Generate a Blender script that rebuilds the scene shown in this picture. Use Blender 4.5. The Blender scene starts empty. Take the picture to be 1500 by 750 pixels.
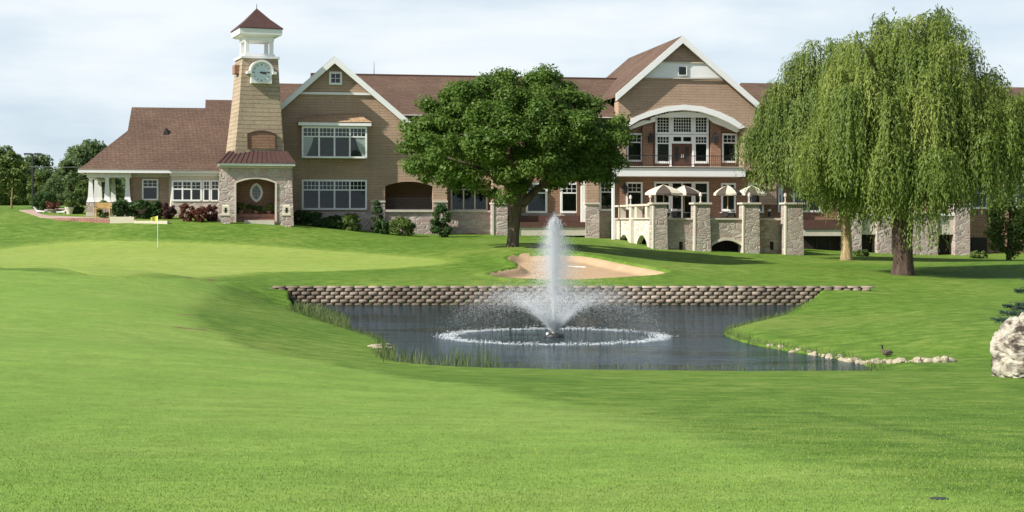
import bpy, bmesh, math, random
import numpy as np
from mathutils import Vector, Matrix
random.seed(7); RNG = np.random.default_rng(7)
S = bpy.context.scene
COL = S.collection
R = math.radians
# ------------------------------------------------------------------ camera model (eye at z = 0)
F, CX, HY = 2300.0, 750.0, 326.0
def WP(px, py, D):
    return Vector(((px-CX)/F*D, D, (HY-py)/F*D))
cam = bpy.data.objects.new('camera', bpy.data.cameras.new('camera')); COL.objects.link(cam)
cam.data.sensor_width = 36; cam.data.lens = 36*F/1500; cam.data.shift_y = -(375-HY)/1500
cam.rotation_euler = (R(90), 0, 0); cam.data.clip_end = 20000; cam.data.clip_start = .1
S.camera = cam

# ------------------------------------------------------------------ light
EL = R(38); SH = Vector((-.867, -.50, 0)).normalized()
sdir = Vector((SH.x*math.cos(EL), SH.y*math.cos(EL), math.sin(EL)))
sun = bpy.data.objects.new('sun', bpy.data.lights.new('sun', 'SUN')); COL.objects.link(sun)
sun.data.energy = 5.0; sun.data.angle = R(.6); sun.data.color = (1, .955, .88)
sun.rotation_euler = sdir.to_track_quat('Z', 'Y').to_euler()
sun.location = (-40, -20, 40)
w = bpy.data.worlds.new('World'); S.world = w; w.use_nodes = True
S.view_settings.view_transform = 'Standard'; S.view_settings.look = 'None'
S.view_settings.exposure = .5; S.view_settings.gamma = 1
S.cycles.max_bounces = 6; S.cycles.volume_bounces = 2; S.cycles.transparent_max_bounces = 12

class NT:
    """small helper to write node trees"""
    def __init__(s, tree): s.t = tree; s.n = tree.nodes; s.l = tree.links
    def node(s, typ, **kw):
        n = s.n.new(typ)
        for k, v in kw.items():
            if k.startswith('_'): setattr(n, k[1:], v)
        for k, v in kw.items():
            if not k.startswith('_'):
                k = int(k[1:]) if k[0] == 'i' and k[1:].isdigit() else k.replace('__', ' ')
                s.inp(n.inputs[k], v)
        return n
    def inp(s, sock, v):
        if isinstance(v, bpy.types.NodeSocket): s.l.new(v, sock)
        elif isinstance(v, bpy.types.Node): s.l.new(v.outputs[0], sock)
        else:
            if sock.type == 'RGBA' and len(v) == 3: v = (*v, 1)
            sock.default_value = v
    def math(s, op, a, b=0.0, c=None, clamp=False):
        n = s.n.new('ShaderNodeMath'); n.operation = op; n.use_clamp = clamp
        s.inp(n.inputs[0], a); s.inp(n.inputs[1], b)
        if c is not None: s.inp(n.inputs[2], c)
        return n.outputs[0]
    def mix(s, f, a, b, blend='MIX'):
        n = s.n.new('ShaderNodeMix'); n.data_type = 'RGBA'; n.blend_type = blend
        s.inp(n.inputs[0], f); s.inp(n.inputs[6], a); s.inp(n.inputs[7], b)
        return n.outputs[2]
    def ramp(s, f, stops):
        n = s.n.new('ShaderNodeValToRGB'); cr = n.color_ramp
        while len(cr.elements) < len(stops): cr.elements.new(.5)
        for e, (p, c) in zip(cr.elements, stops):
            e.position = p; e.color = (*c, 1) if len(c) == 3 else c
        s.inp(n.inputs[0], f); return n.outputs[0]
    def noise(s, vec, scale, detail=3, rough=.55):
        n = s.node('ShaderNodeTexNoise', Vector=vec, Scale=scale, Detail=detail, Roughness=rough); return n.outputs['Fac']
    def coord(s, which='Object'): return s.node('ShaderNodeTexCoord').outputs[which]
    def scale(s, vec, sc, rot=(0, 0, 0)):
        return s.node('ShaderNodeMapping', Vector=vec, Scale=sc, Rotation=rot).outputs[0]
    def rng(s, f, a, b, c=0., d=1.):
        n = s.node('ShaderNodeMapRange', _clamp=True); s.inp(n.inputs[0], f)
        for i, v in enumerate((a, b, c, d)): n.inputs[i+1].default_value = v
        return n.outputs[0]

# sky with thin procedural cloud
nt = NT(w.node_tree)
for n in list(nt.n): nt.n.remove(n)
sky = nt.node('ShaderNodeTexSky', _sky_type='NISHITA', _sun_disc=False)
sky.sun_elevation = EL; sky.sun_rotation = math.atan2(SH.x, SH.y)
sky.air_density = 1.0; sky.dust_density = 1.6; sky.ozone_density = 1.3
g = nt.coord('Generated')
cn = nt.noise(nt.scale(g, (2.0, 2.0, 6.0)), 1.9, 7, .5)
cn2 = nt.noise(nt.scale(g, (1.3, 1.3, 9.0)), 4.0, 6, .55)
gz = nt.node('ShaderNodeSeparateXYZ', Vector=g).outputs[2]
m1 = nt.rng(cn, .40, .62, .22, .97); m2 = nt.rng(cn2, .42, .72, -.10, .25)
mask = nt.math('MULTIPLY', nt.math('ADD', m1, m2, clamp=True), nt.rng(gz, .13, .36, 1., .12))
hz_ = nt.mix(nt.rng(gz, .10, .40, .62, .10), sky.outputs[0], (6.2, 8.2, 10.2))
colr = nt.mix(mask, hz_, (8.7, 9.3, 9.7))
bg = nt.node('ShaderNodeBackground', Color=colr, Strength=.074)
out = nt.node('ShaderNodeOutputWorld', Surface=bg.outputs[0])

# ------------------------------------------------------------------ materials
def mat(name):
    m = bpy.data.materials.new(name); m.use_nodes = True
    t = NT(m.node_tree)
    for n in list(t.n): t.n.remove(n)
    return m, t
def finish(t, color, rough=.7, bump=None, bs=.3, bd=.05, spec=.3, metallic=0., shader=None):
    p = t.node('ShaderNodeBsdfPrincipled')
    t.inp(p.inputs['Base Color'], color); t.inp(p.inputs['Roughness'], rough)
    t.inp(p.inputs['Specular IOR Level'], spec); t.inp(p.inputs['Metallic'], metallic)
    if bump is not None:
        b = t.node('ShaderNodeBump', Strength=bs, Distance=bd, Height=bump); t.l.new(b.outputs[0], p.inputs['Normal'])
    o = t.node('ShaderNodeOutputMaterial')
    t.l.new((shader or p).outputs[0], o.inputs[0])
    return p
def plain(name, c, rough=.6, var=.18, scale=3., spec=.3, metallic=0.):
    m, t = mat(name); v = t.coord()
    n = t.noise(v, scale, 5, .6); n2 = t.noise(v, scale*9, 3, .6)
    f = t.math('ADD', t.math('MULTIPLY', n, .6), t.math('MULTIPLY', n2, .4))
    k = t.rng(f, .3, .7, 1-var, 1+var)
    col = t.node('ShaderNodeVectorMath', _operation='SCALE'); col.inputs[0].default_value = c; t.l.new(k, col.inputs[3])
    finish(t, col.outputs[0], rough, f, .15, .02, spec, metallic)
    return m
def facade_vec(t):
    s = t.node('ShaderNodeSeparateXYZ', Vector=t.coord())
    a = t.math('ADD', s.outputs[0], t.math('MULTIPLY', s.outputs[1], .93))
    c = t.node('ShaderNodeCombineXYZ'); t.l.new(a, c.inputs[0]); t.l.new(s.outputs[2], c.inputs[1])
    return c.outputs[0], s
def shingle(name, c1, c2, gap, row=.2, wid=.32, bs=.7, vary=.25):
    m, t = mat(name); vec, s = facade_vec(t)
    b = t.node('ShaderNodeTexBrick', Vector=vec, Color1=c1, Color2=c2, Mortar=gap, Scale=1., _offset=.45)
    b.inputs['Mortar Size'].default_value = .014; b.inputs['Mortar Smooth'].default_value = .3
    b.inputs['Bias'].default_value = 0; b.inputs['Brick Width'].default_value = wid; b.inputs['Row Height'].default_value = row
    big = t.noise(t.coord(), .35, 4, .6); fine = t.noise(t.scale(t.coord(), (1, 1, 3)), 5, 4, .7)
    k = t.math('MULTIPLY', t.rng(big, .3, .7, 1-vary*.6, 1+vary*.6), t.rng(fine, .3, .7, 1-vary, 1+vary))
    col = t.node('ShaderNodeVectorMath', _operation='SCALE'); t.l.new(b.outputs[0], col.inputs[0]); t.l.new(k, col.inputs[3])
    saw = t.math('FRACT', t.math('DIVIDE', s.outputs[2], row))
    h = t.math('SUBTRACT', t.math('MULTIPLY', t.math('SUBTRACT', 1., saw), 1.), b.outputs['Fac'])
    finish(t, col.outputs[0], .85, h, bs, .03, .15)
    return m
def stone(name, cols, mortar, sc=2.0):
    m, t = mat(name); vec, s = facade_vec(t)
    wob = t.noise(vec, 1.3, 2)
    v2 = t.node('ShaderNodeVectorMath', _operation='ADD'); t.l.new(t.scale(vec, (sc, sc*1.9, 1)), v2.inputs[0])
    wv = t.node('ShaderNodeCombineXYZ'); t.l.new(wob, wv.inputs[0]); t.l.new(wob, wv.inputs[1]); t.l.new(wv.outputs[0], v2.inputs[1])
    vo = t.node('ShaderNodeTexVoronoi', Vector=v2.outputs[0], Scale=1.); vo.distance = 'CHEBYCHEV'
    ve = t.node('ShaderNodeTexVoronoi', Vector=v2.outputs[0], Scale=1., _feature='DISTANCE_TO_EDGE')
    r = t.node('ShaderNodeSeparateColor', Color=vo.outputs['Color'])
    n = len(cols); c = t.ramp(r.outputs[0], [(i/(n-1), cc) for i, cc in enumerate(cols)])
    fine = t.noise(vec, 9, 4, .7)
    k = t.rng(fine, .3, .7, .78, 1.2)
    sc_ = t.node('ShaderNodeVectorMath', _operation='SCALE'); t.l.new(c, sc_.inputs[0]); t.l.new(k, sc_.inputs[3])
    edge = t.rng(ve.outputs[0], .02, .09)
    col = t.mix(edge, mortar, sc_.outputs[0])
    h = t.math('ADD', edge, t.math('MULTIPLY', fine, .5))
    finish(t, col, .9, h, .7, .05, .1)
    return m
def brick(name, c1, c2, mortar):
    m, t = mat(name); vec, s = facade_vec(t)
    b = t.node('ShaderNodeTexBrick', Vector=vec, Color1=c1, Color2=c2, Mortar=mortar, Scale=1.)
    b.inputs['Mortar Size'].default_value = .012; b.inputs['Brick Width'].default_value = .3; b.inputs['Row Height'].default_value = .1
    k = t.rng(t.noise(vec, 2, 4), .3, .7, .8, 1.2)
    col = t.node('ShaderNodeVectorMath', _operation='SCALE'); t.l.new(b.outputs[0], col.inputs[0]); t.l.new(k, col.inputs[3])
    finish(t, col.outputs[0], .85, b.outputs['Fac'], -.4, .02, .15)
    return m
def leafmat(name, dark, light, trans=.28, yellow=None, nsc=.35):
    m, t = mat(name)
    a = t.node('ShaderNodeAttribute', _attribute_name='tint').outputs['Fac']
    n = t.noise(t.coord(), nsc, 3, .6)
    f = t.math('ADD', t.math('MULTIPLY', a, .6), t.math('MULTIPLY', t.rng(n, .3, .7), .4))
    c = t.ramp(f, [(.0, dark), (.55, tuple((x+y)/2 for x, y in zip(dark, light))), (1., yellow or light)])
    p = t.node('ShaderNodeBsdfPrincipled', Base__Color=c, Roughness=.5)
    p.inputs['Specular IOR Level'].default_value = .25
    tr = t.node('ShaderNodeBsdfTranslucent', Color=t.mix(.5, c, light))
    mx = t.node('ShaderNodeMixShader', i0=trans, i1=p.outputs[0], i2=tr.outputs[0])
    o = t.node('ShaderNodeOutputMaterial'); t.l.new(mx.outputs[0], o.inputs[0])
    return m
def bark(name, c, sc=4.):
    m, t = mat(name); v = t.scale(t.coord(), (1, 1, .22))
    n = t.noise(v, sc*1.6, 6, .65); n2 = t.noise(v, sc*.3, 3)
    k = t.math('MULTIPLY', t.rng(n, .3, .7, .5, 1.45), t.rng(n2, .3, .7, .8, 1.2))
    col = t.node('ShaderNodeVectorMath', _operation='SCALE'); col.inputs[0].default_value = c; t.l.new(k, col.inputs[3])
    finish(t, col.outputs[0], .9, n, .9, .08, .1)
    return m

M = {}
M['shingle'] = shingle('wall_shingle', (.395, .278, .200), (.358, .250, .178), (.27, .188, .132), wid=1.3, bs=.45, vary=.2)
M['tower_shingle'] = shingle('tower_shingle', (.375, .298, .208), (.325, .255, .178), (.20, .15, .10), row=.3, wid=2.2)
M['redwall'] = shingle('red_brown_wall', (.290, .172, .115), (.255, .15, .10), (.18, .105, .07), wid=1.2, bs=.45)
M['roof'] = shingle('roof_shingle', (.152, .098, .070), (.124, .079, .056), (.082, .052, .038), row=.13, wid=.3, bs=.5, vary=.3)
M['metalroof'] = plain('dark_red_roof', (.078, .041, .034), .55, .2, 2.)
M['lightroof'] = shingle('tan_roof', (.42, .28, .16), (.36, .23, .13), (.24, .15, .09), row=.13, wid=.3, bs=.4)
M['white'] = plain('white_paint', (.76, .755, .73), .5, .05, 1.5)
M['cream'] = plain('cream_stone', (.55, .50, .41), .8, .13, 2.5)
M['stone'] = stone('field_stone', [(.30, .26, .22), (.42, .36, .30), (.36, .27, .235), (.50, .44, .37), (.33, .31, .28)], (.40, .36, .30))
M['pinkstone'] = stone('pink_field_stone', [(.36, .27, .24), (.46, .37, .33), (.40, .28, .26), (.52, .45, .40), (.30, .25, .235)], (.46, .40, .35), 1.6)
M['sunlitstone'] = stone('sunlit_field_stone', [(.56, .51, .44), (.64, .60, .53), (.50, .45, .39), (.68, .64, .57)], (.62, .58, .51), 1.5)  # field stone made paler: the sunlight on the terrace flank is in its colour
M['brick'] = brick('red_brick', (.27, .11, .075), (.22, .085, .06), (.30, .24, .2))
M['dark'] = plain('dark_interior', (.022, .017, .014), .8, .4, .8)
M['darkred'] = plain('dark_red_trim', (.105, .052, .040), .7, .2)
M['iron'] = plain('black_iron', (.03, .03, .032), .45, .2)
M['wood'] = plain('teak_wood', (.50, .33, .13), .6, .22, 5)
M['door'] = plain('brown_door', (.10, .045, .028), .5, .25, 3)
M['copper'] = plain('brown_downspout', (.20, .10, .045), .45, .2)
M['curtain'] = plain('pale_curtain', (.55, .55, .52), .9, .2, 4)
M['clockface'] = plain('clock_face', (.62, .70, .72), .35, .06, 3)
M['umbcream'] = plain('cream_canvas', (.62, .56, .43), .8, .07)
M['umbdark'] = plain('dark_canvas', (.075, .060, .048), .8, .2)
def glassmat():
    m, t = mat('window_glass')
    gl = t.node('ShaderNodeBsdfGlossy', Color=(.9, .93, .95), Roughness=.02)
    b = t.node('ShaderNodeBump', Strength=.05, Distance=.05, Height=t.noise(t.coord(), .9, 2)); t.l.new(b.outputs[0], gl.inputs['Normal'])
    tr = t.node('ShaderNodeBsdfTransparent', Color=(.72, .78, .76))
    fr = t.node('ShaderNodeFresnel', IOR=1.5)
    f = t.math('MULTIPLY', fr.outputs[0], 1.05, clamp=True)
    mx = t.node('ShaderNodeMixShader', i0=f, i1=tr.outputs[0], i2=gl.outputs[0])
    o = t.node('ShaderNodeOutputMaterial'); t.l.new(mx.outputs[0], o.inputs[0]); return m
M['glass'] = glassmat()
M['room'] = plain('room_behind_glass', (.030, .033, .028), .8, .75, .5)

# ------------------------------------------------------------------ mesh builder
class MB:
    def __init__(s): s.v = []; s.f = []; s.m = []
    def add(s, vs, fs, m=0):
        o = len(s.v); s.v += [tuple(p) for p in vs]
        for f in fs: s.f.append([o+i for i in f]); s.m.append(m)
        return s
    def box(s, x0, x1, y0, y1, z0, z1, m=0):
        vs = [(x, y, z) for z in (z0, z1) for y in (y0, y1) for x in (x0, x1)]
        return s.add(vs, [(0, 2, 3, 1), (4, 5, 7, 6), (0, 1, 5, 4), (2, 6, 7, 3), (0, 4, 6, 2), (1, 3, 7, 5)], m)
    def prism(s, poly, a, b, axis='v', m=0):
        n = len(poly)
        if axis == 'v': mk = lambda p, t: (p[0], t, p[1])
        elif axis == 'u': mk = lambda p, t: (t, p[0], p[1])
        else: mk = lambda p, t: (p[0], p[1], t)
        vs = [mk(p, a) for p in poly] + [mk(p, b) for p in poly]
        fs = [list(range(n))[::-1], list(range(n, 2*n))] + [(i, (i+1) % n, n+(i+1) % n, n+i) for i in range(n)]
        return s.add(vs, fs, m)
    def loft(s, rings, m=0, cap=True, closed=True):
        n = len(rings[0]); vs = [p for r in rings for p in r]; fs = []
        for k in range(len(rings)-1):
            for i in range(n if closed else n-1):
                j = (i+1) % n; fs.append((k*n+i, k*n+j, (k+1)*n+j, (k+1)*n+i))
        if cap: fs += [list(range(n))[::-1], [(len(rings)-1)*n+i for i in range(n)]]
        return s.add(vs, fs, m)
    def tube(s, path, rad, n=7, m=0, wob=0.):
        path = [Vector(p) for p in path]; rings = []
        if not hasattr(rad, '__len__'): rad = [rad]*len(path)
        for i, p in enumerate(path):
            d = (path[min(i+1, len(path)-1)] - path[max(i-1, 0)]).normalized()
            a = d.cross(Vector((.31, .95, .05))); a = a.normalized() if a.length > .05 else d.cross(Vector((1, 0, 0))).normalized()
            b = d.cross(a)
            rings.append([p + (a*math.cos(q)+b*math.sin(q))*rad[i]*(1+wob*random.uniform(-1, 1)) for q in [2*math.pi*k/n for k in range(n)]])
        return s.loft(rings, m)
    def xf(s, fn): s.v = [tuple(fn(Vector(p))) for p in s.v]; return s
    def build(s, name, mats, parent=None, smooth=False, kind=None):
        me = bpy.data.meshes.new(name)
        me.from_pydata(s.v, [], s.f)
        if not isinstance(mats, (list, tuple)): mats = [mats]
        for m in mats: me.materials.append(m)
        me.polygons.foreach_set('material_index', s.m)
        bm = bmesh.new(); bm.from_mesh(me); bmesh.ops.recalc_face_normals(bm, faces=bm.faces); bm.to_mesh(me); bm.free()
        if smooth: me.polygons.foreach_set('use_smooth', [True]*len(me.polygons))
        o = bpy.data.objects.new(name, me); COL.objects.link(o)
        if parent: o.parent = parent
        if kind: o['kind'] = kind
        return o
def tag(o, label, cat, group=None):
    o['label'] = label; o['category'] = cat
    if group: o['group'] = group
    return o
def thing(name, label, cat, loc=(0, 0, 0), rz=0., group=None):
    o = bpy.data.objects.new(name, None); COL.objects.link(o); o.empty_display_size = .3
    o.location = loc; o.rotation_euler = (0, 0, rz)
    return tag(o, label, cat, group)
def dup(root, loc, rz=0., sc=None, label=None):
    r = root.copy(); COL.objects.link(r); r.location = loc; r.rotation_euler = (0, 0, rz)
    if sc: r.scale = sc
    if label: r['label'] = label
    for ch in list(root.children):
        c = ch.copy(); COL.objects.link(c); c.parent = r
        for gch in ch.children:
            d = gch.copy(); COL.objects.link(d); d.parent = c
    return r
def quickmesh(name, verts, faces, m, attrs=None, smooth=False, parent=None):
    """verts (n,3), faces (k,4 or 3) numpy -> object"""
    me = bpy.data.meshes.new(name); k = faces.shape[1]
    me.vertices.add(len(verts)); me.vertices.foreach_set('co', verts.astype(np.float32).ravel())
    me.loops.add(faces.size); me.loops.foreach_set('vertex_index', faces.astype(np.int32).ravel())
    me.polygons.add(len(faces)); me.polygons.foreach_set('loop_start', np.arange(0, faces.size, k, dtype=np.int32))
    me.polygons.foreach_set('loop_total', np.full(len(faces), k, dtype=np.int32))
    me.update(calc_edges=True)
    for an, av in (attrs or {}).items():
        a = me.attributes.new(an, 'FLOAT', 'POINT'); a.data.foreach_set('value', av.astype(np.float32))
    if smooth: me.polygons.foreach_set('use_smooth', np.ones(len(faces), dtype=bool))
    me.materials.append(m)
    o = bpy.data.objects.new(name, me); COL.objects.link(o)
    if parent: o.parent = parent
    return o
def unit(a): return a/np.maximum(np.linalg.norm(a, axis=-1, keepdims=True), 1e-9)
def leaves(name, C, A, N, L, W, tint, m, parent=None):
    """kite shaped leaves: centre C, long axis A, normal N, half length L, half width W"""
    n = len(C); A = unit(A); B = unit(np.cross(A, N)); L = np.broadcast_to(L, n)[:, None]; W = np.broadcast_to(W, n)[:, None]
    Nn = np.cross(B, A)
    v = np.stack([C-A*L, C+B*W-A*L*.15+Nn*W*.25, C+A*L, C-B*W-A*L*.15+Nn*W*.25], 1).reshape(-1, 3)
    f = np.arange(4*n).reshape(n, 4)
    return quickmesh(name, v, f, m, {'tint': np.repeat(tint, 4)}, parent=parent)
def rand_unit(n): return unit(RNG.normal(size=(n, 3)))
def clump_leaves(centres, radii, per, size, up=.45, flat=.8):
    """leaves on/in lumpy clumps -> C, A, N, tint"""
    Cs, As, Ns, Ts, Ls = [], [], [], [], []
    for c, r in zip(centres, radii):
        n = int(per*(r/np.mean(radii))**2); d = rand_unit(n)
        rr = r*(RNG.random(n)**.4)*(1+.25*RNG.normal(size=n)*.6)
        p = np.asarray(c) + d*rr[:, None]*np.array([1, 1, flat])
        nn = unit(d*.7 + np.array([0, 0, up]) + RNG.normal(size=(n, 3))*.45)
        a = unit(np.cross(nn, rand_unit(n)))
        Cs.append(p); As.append(a); Ns.append(nn)
        Ts.append(np.clip(.45+.2*RNG.normal() + .2*RNG.normal(size=n), 0, 1)); Ls.append(size*RNG.uniform(.6, 1.3, n))
    return np.concatenate(Cs), np.concatenate(As), np.concatenate(Ns), np.concatenate(Ts), np.concatenate(Ls)

# ------------------------------------------------------------------ terrain
WATER = -3.6
TP = [  # (px, py, distance) measured on the ground
 (-200, 750, 8.7), (300, 750, 8.7), (750, 750, 8.7), (1200, 750, 8.7), (1700, 750, 8.7),
 (750, 655, 13), (1300, 655, 13), (300, 648, 13.5),
 (0, 600, 17), (-300, 600, 17), (750, 590, 21.5), (1200, 592, 21.5), (1600, 592, 21.5),
 (300, 560, 23), (0, 500, 31), (-400, 500, 31), (300, 512, 30), (450, 541, 32),
 (600, 541, 34.5), (750, 542.5, 34.5), (900, 543.5, 34.5), (1100, 543.5, 34), (1250, 543, 33.5), (1480, 553, 29), (1700, 550, 29),
 (0, 440, 48), (-400, 440, 48), (200, 442, 48), (0, 400, 74), (-400, 398, 74), (200, 402, 74), (330, 418, 64), (280, 476, 42),
 (300, 450, 52), (400, 497, 42), (500, 521, 39), (440, 476, 50), (528, 531, 36.5), (360, 436, 60),
 (405, 425, 68.6), (413, 450, 66), (430, 458, 61.5),
 (450, 423, 69.6), (600, 422.5, 69.6), (750, 422.5, 69.6), (900, 422.5, 69.6), (1050, 422.5, 69.6), (1180, 423, 69.6), (1255, 424, 69.4),
 (400, 405, 76), (550, 403, 76), (650, 400, 78),
 (100, 353, 101), (300, 354, 101), (500, 366, 98), (640, 378, 92), (-300, 353, 101), (230, 374, 91),
 (0, 333, 106), (200, 336, 104.5), (400, 334, 107.5), (560, 350, 106), (660, 356, 104),
 (0, 317, 112), (-300, 317, 112), (200, 322, 109.8), (375, 326, 110.5), (450, 330, 113), (600, 345, 114), (700, 347, 114), (860, 352, 114),
 (752, 361, 95), (715, 403, 77), (850, 412, 74.2), (980, 402, 78), (800, 371, 89), (900, 381, 86), (880, 362, 100), (1000, 386, 96), (1120, 388, 94), (1100, 405, 80),
 (960, 365, 108), (1060, 369, 109.5), (1170, 373, 111), (1240, 373, 114), (1322, 403, 86), (1400, 376, 122), (1480, 373, 124), (1700, 373, 124), (1480, 385, 100), (1700, 385, 100), (1200, 398, 84),
 (1390, 541, 38.6), (1330, 535, 39.7), (1390, 503, 42), (1390, 470, 48), (1390, 452, 58), (1390, 438, 66), (1300, 500, 43.8), (1300, 468, 50.5), (1300, 452, 60), (1600, 468, 52), (1600, 436, 66), (1200, 478, 53.5), (1180, 462, 60), (1320, 428, 70), (1450, 420, 75),
]
ctrl = [(*WP(a, b, d)[:2], WP(a, b, d)[2]) for a, b, d in TP]
ctrl += [(-30, 2, -1.5), (0, 1, -1.45), (30, 2, -1.5), (-60, 40, -2.0), (60, 40, -2.4), (-90, 90, -.8), (90, 90, -2.2),
         (-60, 150, 1.2), (0, 150, .8), (60, 150, -.5), (-110, 170, 1.5), (110, 170, 0)]
ctrl = np.array(ctrl); SC = 40.
def tps_fit(p):
    n = len(p); xy = p[:, :2]/SC
    r = np.linalg.norm(xy[:, None]-xy[None], axis=2); K = np.where(r > 0, r**2*np.log(np.maximum(r, 1e-12)), 0) + np.eye(n)*2e-4
    P = np.hstack([np.ones((n, 1)), xy]); Amat = np.zeros((n+3, n+3)); Amat[:n, :n] = K; Amat[:n, n:] = P; Amat[n:, :n] = P.T
    return np.linalg.solve(Amat, np.concatenate([p[:, 2], np.zeros(3)]))
TW = tps_fit(ctrl)
def tps(x, y):
    x = np.asarray(x, float); y = np.asarray(y, float); sh = x.shape; q = np.stack([x.ravel(), y.ravel()], 1)/SC
    o = np.empty(len(q)); n = len(ctrl)
    for i in range(0, len(q), 40000):
        b = q[i:i+40000]; r2 = ((b[:, None]-ctrl[None, :, :2]/SC)**2).sum(2)
        o[i:i+40000] = (.5*r2*np.log(np.maximum(r2, 1e-18))) @ TW[:n] + TW[n] + b @ TW[n+1:]
    return o.reshape(sh)
def spline(pts, k=6, closed=True):
    pts = [np.array(p, float) for p in pts]; n = len(pts); out = []
    for i in range(n if closed else n-1):
        g_ = (lambda j: pts[j % n]) if closed else (lambda j: pts[min(max(j, 0), n-1)])
        p0, p1, p2, p3 = g_(i-1), g_(i), g_(i+1), g_(i+2)
        for t in np.arange(k)/k:
            out.append(.5*((2*p1)+(-p0+p2)*t+(2*p0-5*p1+4*p2-p3)*t*t+(-p0+3*p1-3*p2+p3)*t**3))
    if not closed: out.append(pts[-1])
    return np.array(out)
def sdist(x, y, poly):
    """signed distance, positive inside"""
    x = np.asarray(x, float); sh = x.shape; x = x.ravel(); y = np.asarray(y, float).ravel()
    d = np.full(len(x), 1e9); ins = np.zeros(len(x), bool); m = len(poly)
    for i in range(m):
        ax, ay = poly[i]; bx, by = poly[(i+1) % m]; ex, ey = bx-ax, by-ay
        t = np.clip(((x-ax)*ex+(y-ay)*ey)/(ex*ex+ey*ey+1e-12), 0, 1)
        d = np.minimum(d, (x-ax-t*ex)**2+(y-ay-t*ey)**2)
        c = ((ay > y) != (by > y)) & (x < (bx-ax)*(y-ay)/((by-ay) if abs(by-ay) > 1e-12 else 1e-12)+ax); ins ^= c
    return (np.sqrt(d)*np.where(ins, 1, -1)).reshape(sh)
def at_level(px, py, z=WATER):
    D = -z*F/(py-HY); return ((px-CX)/F*D, D)
WALL_Y = 68.9
near_shore = [at_level(p, q) for p, q in [(1262, 533), (1170, 517), (1098, 504), (1061, 489), (1090, 477), (1192, 452)]]
left_shore = [at_level(p, q) for p, q in [(430, 452), (440, 466), (500, 483), (550, 499), (566, 514), (560, 530)]]
pond = [*left_shore, (-2.9, 38.6), (-1.6, 37.0), (.5, 36.4), (4, 36.3), (7, 36.5), (8.4, 37.2), *near_shore]
POND = [tuple(p) for p in spline(pond, 6, closed=False)]
POND = POND + [(at_level(1203, 446)[0], WALL_Y), (at_level(424, 446)[0], WALL_Y)]
def smooth(a, b, x): t = np.clip((x-a)/(b-a), 0, 1); return t*t*(3-2*t)
def h0(x, y):
    z = tps(x, y); far = smooth(130, 190, np.asarray(y, float)); z = z*(1-far)+far*.6
    side = smooth(70, 130, np.abs(np.asarray(x, float))); z = z*(1-side)+side*np.clip(z, -3, 1.5)
    d = sdist(x, y, POND)
    return np.where(d > 0, WATER-.03-np.clip(.35*d, 0, .7), np.maximum(z, WATER+.03+np.clip(-.16*d, 0, .15)))
def ray_ground(px, py, hf=h0, lo=6, hi=140):
    D = np.linspace(lo, hi, 2600); X = (px-CX)/F*D; Z = (HY-py)/F*D
    g_ = hf(X, D)-Z; k = np.argmax(g_ > 0) if (g_ > 0).any() else len(D)-1
    return np.array((X[k], D[k]))
bpx = [(716, 404), (731, 398), (756, 393), (757, 388), (743, 381), (752, 375), (790, 371.5), (850, 373.5), (910, 385), (972, 397), (979, 400.5), (960, 405), (900, 409.5), (820, 412), (750, 410)]
BUNK = spline([ray_ground(a, b) for a, b in bpx], 5)
gpx = [(-90, 378), (-20, 367), (90, 355.5), (230, 353.5), (330, 357), (450, 365), (560, 373), (640, 379), (657, 385), (600, 391), (480, 397), (360, 400.5), (230, 402), (100, 397), (0, 391), (-70, 386)]
GREEN = spline([ray_ground(a, b) for a, b in gpx], 5)
fpx = [(-500, 749), (-500, 470), (-300, 408), (-100, 400), (0, 396), (120, 403), (250, 407), (330, 412), (322, 425), (283, 447), (288, 468), (318, 490), (390, 517), (480, 533), (560, 548), (700, 566), (850, 595), (1000, 627), (1100, 650), (1200, 674), (1330, 712), (1420, 749)]
FAIR = np.array([ray_ground(a, b) for a, b in fpx]); FAIR = spline(FAIR, 4)
FAIR = np.vstack([FAIR, [(6, 1), (-60, 1)]])
def hgt(x, y):
    z = h0(x, y); d = sdist(x, y, BUNK)
    return z - .38*smooth(.0, .7, d) + .10*smooth(-.9, -.1, d)*(d < 0)
def hz(x, y): return float(hgt(np.array([x]), np.array([y]))[0])
def ground(px, py):
    x, y = ray_ground(px, py, hgt); return Vector((x, y, hz(x, y)))

rows = np.concatenate([np.arange(1.5, 30, .25), np.arange(30, 64, .22), np.arange(64, 92, .17), np.arange(92, 130, .4), np.arange(130, 172, 1.5), [190, 230, 320, 600, 1500, 5000]])
cols = np.concatenate([-np.array([1.6, 1.2, .9, .75, .65, .57, .52, .48, .45, .42, .4, .38]), np.linspace(-.37, .37, 440), np.array([.38, .4, .42, .45, .48, .52, .57, .65, .75, .9, 1.2, 1.6])])
YY, AA = np.meshgrid(rows, cols, indexing='ij'); XX = AA*YY
ZZ = hgt(XX, YY)
far = YY > 172
ZZ = np.where(far, .6-(YY-172)*.0012, ZZ)
fair = smooth(-.6, .6, sdist(XX, YY, FAIR))
# the sheets for sand and green lie on top; sink the lawn a little underneath
ZZ = ZZ - .05*smooth(.15, .5, sdist(XX, YY, BUNK)) - .05*smooth(.15, .5, sdist(XX, YY, GREEN))
nr, nc = YY.shape
idx = np.arange(nr*nc).reshape(nr, nc)
faces = np.stack([idx[:-1, :-1], idx[:-1, 1:], idx[1:, 1:], idx[1:, :-1]], -1).reshape(-1, 4)

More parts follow.
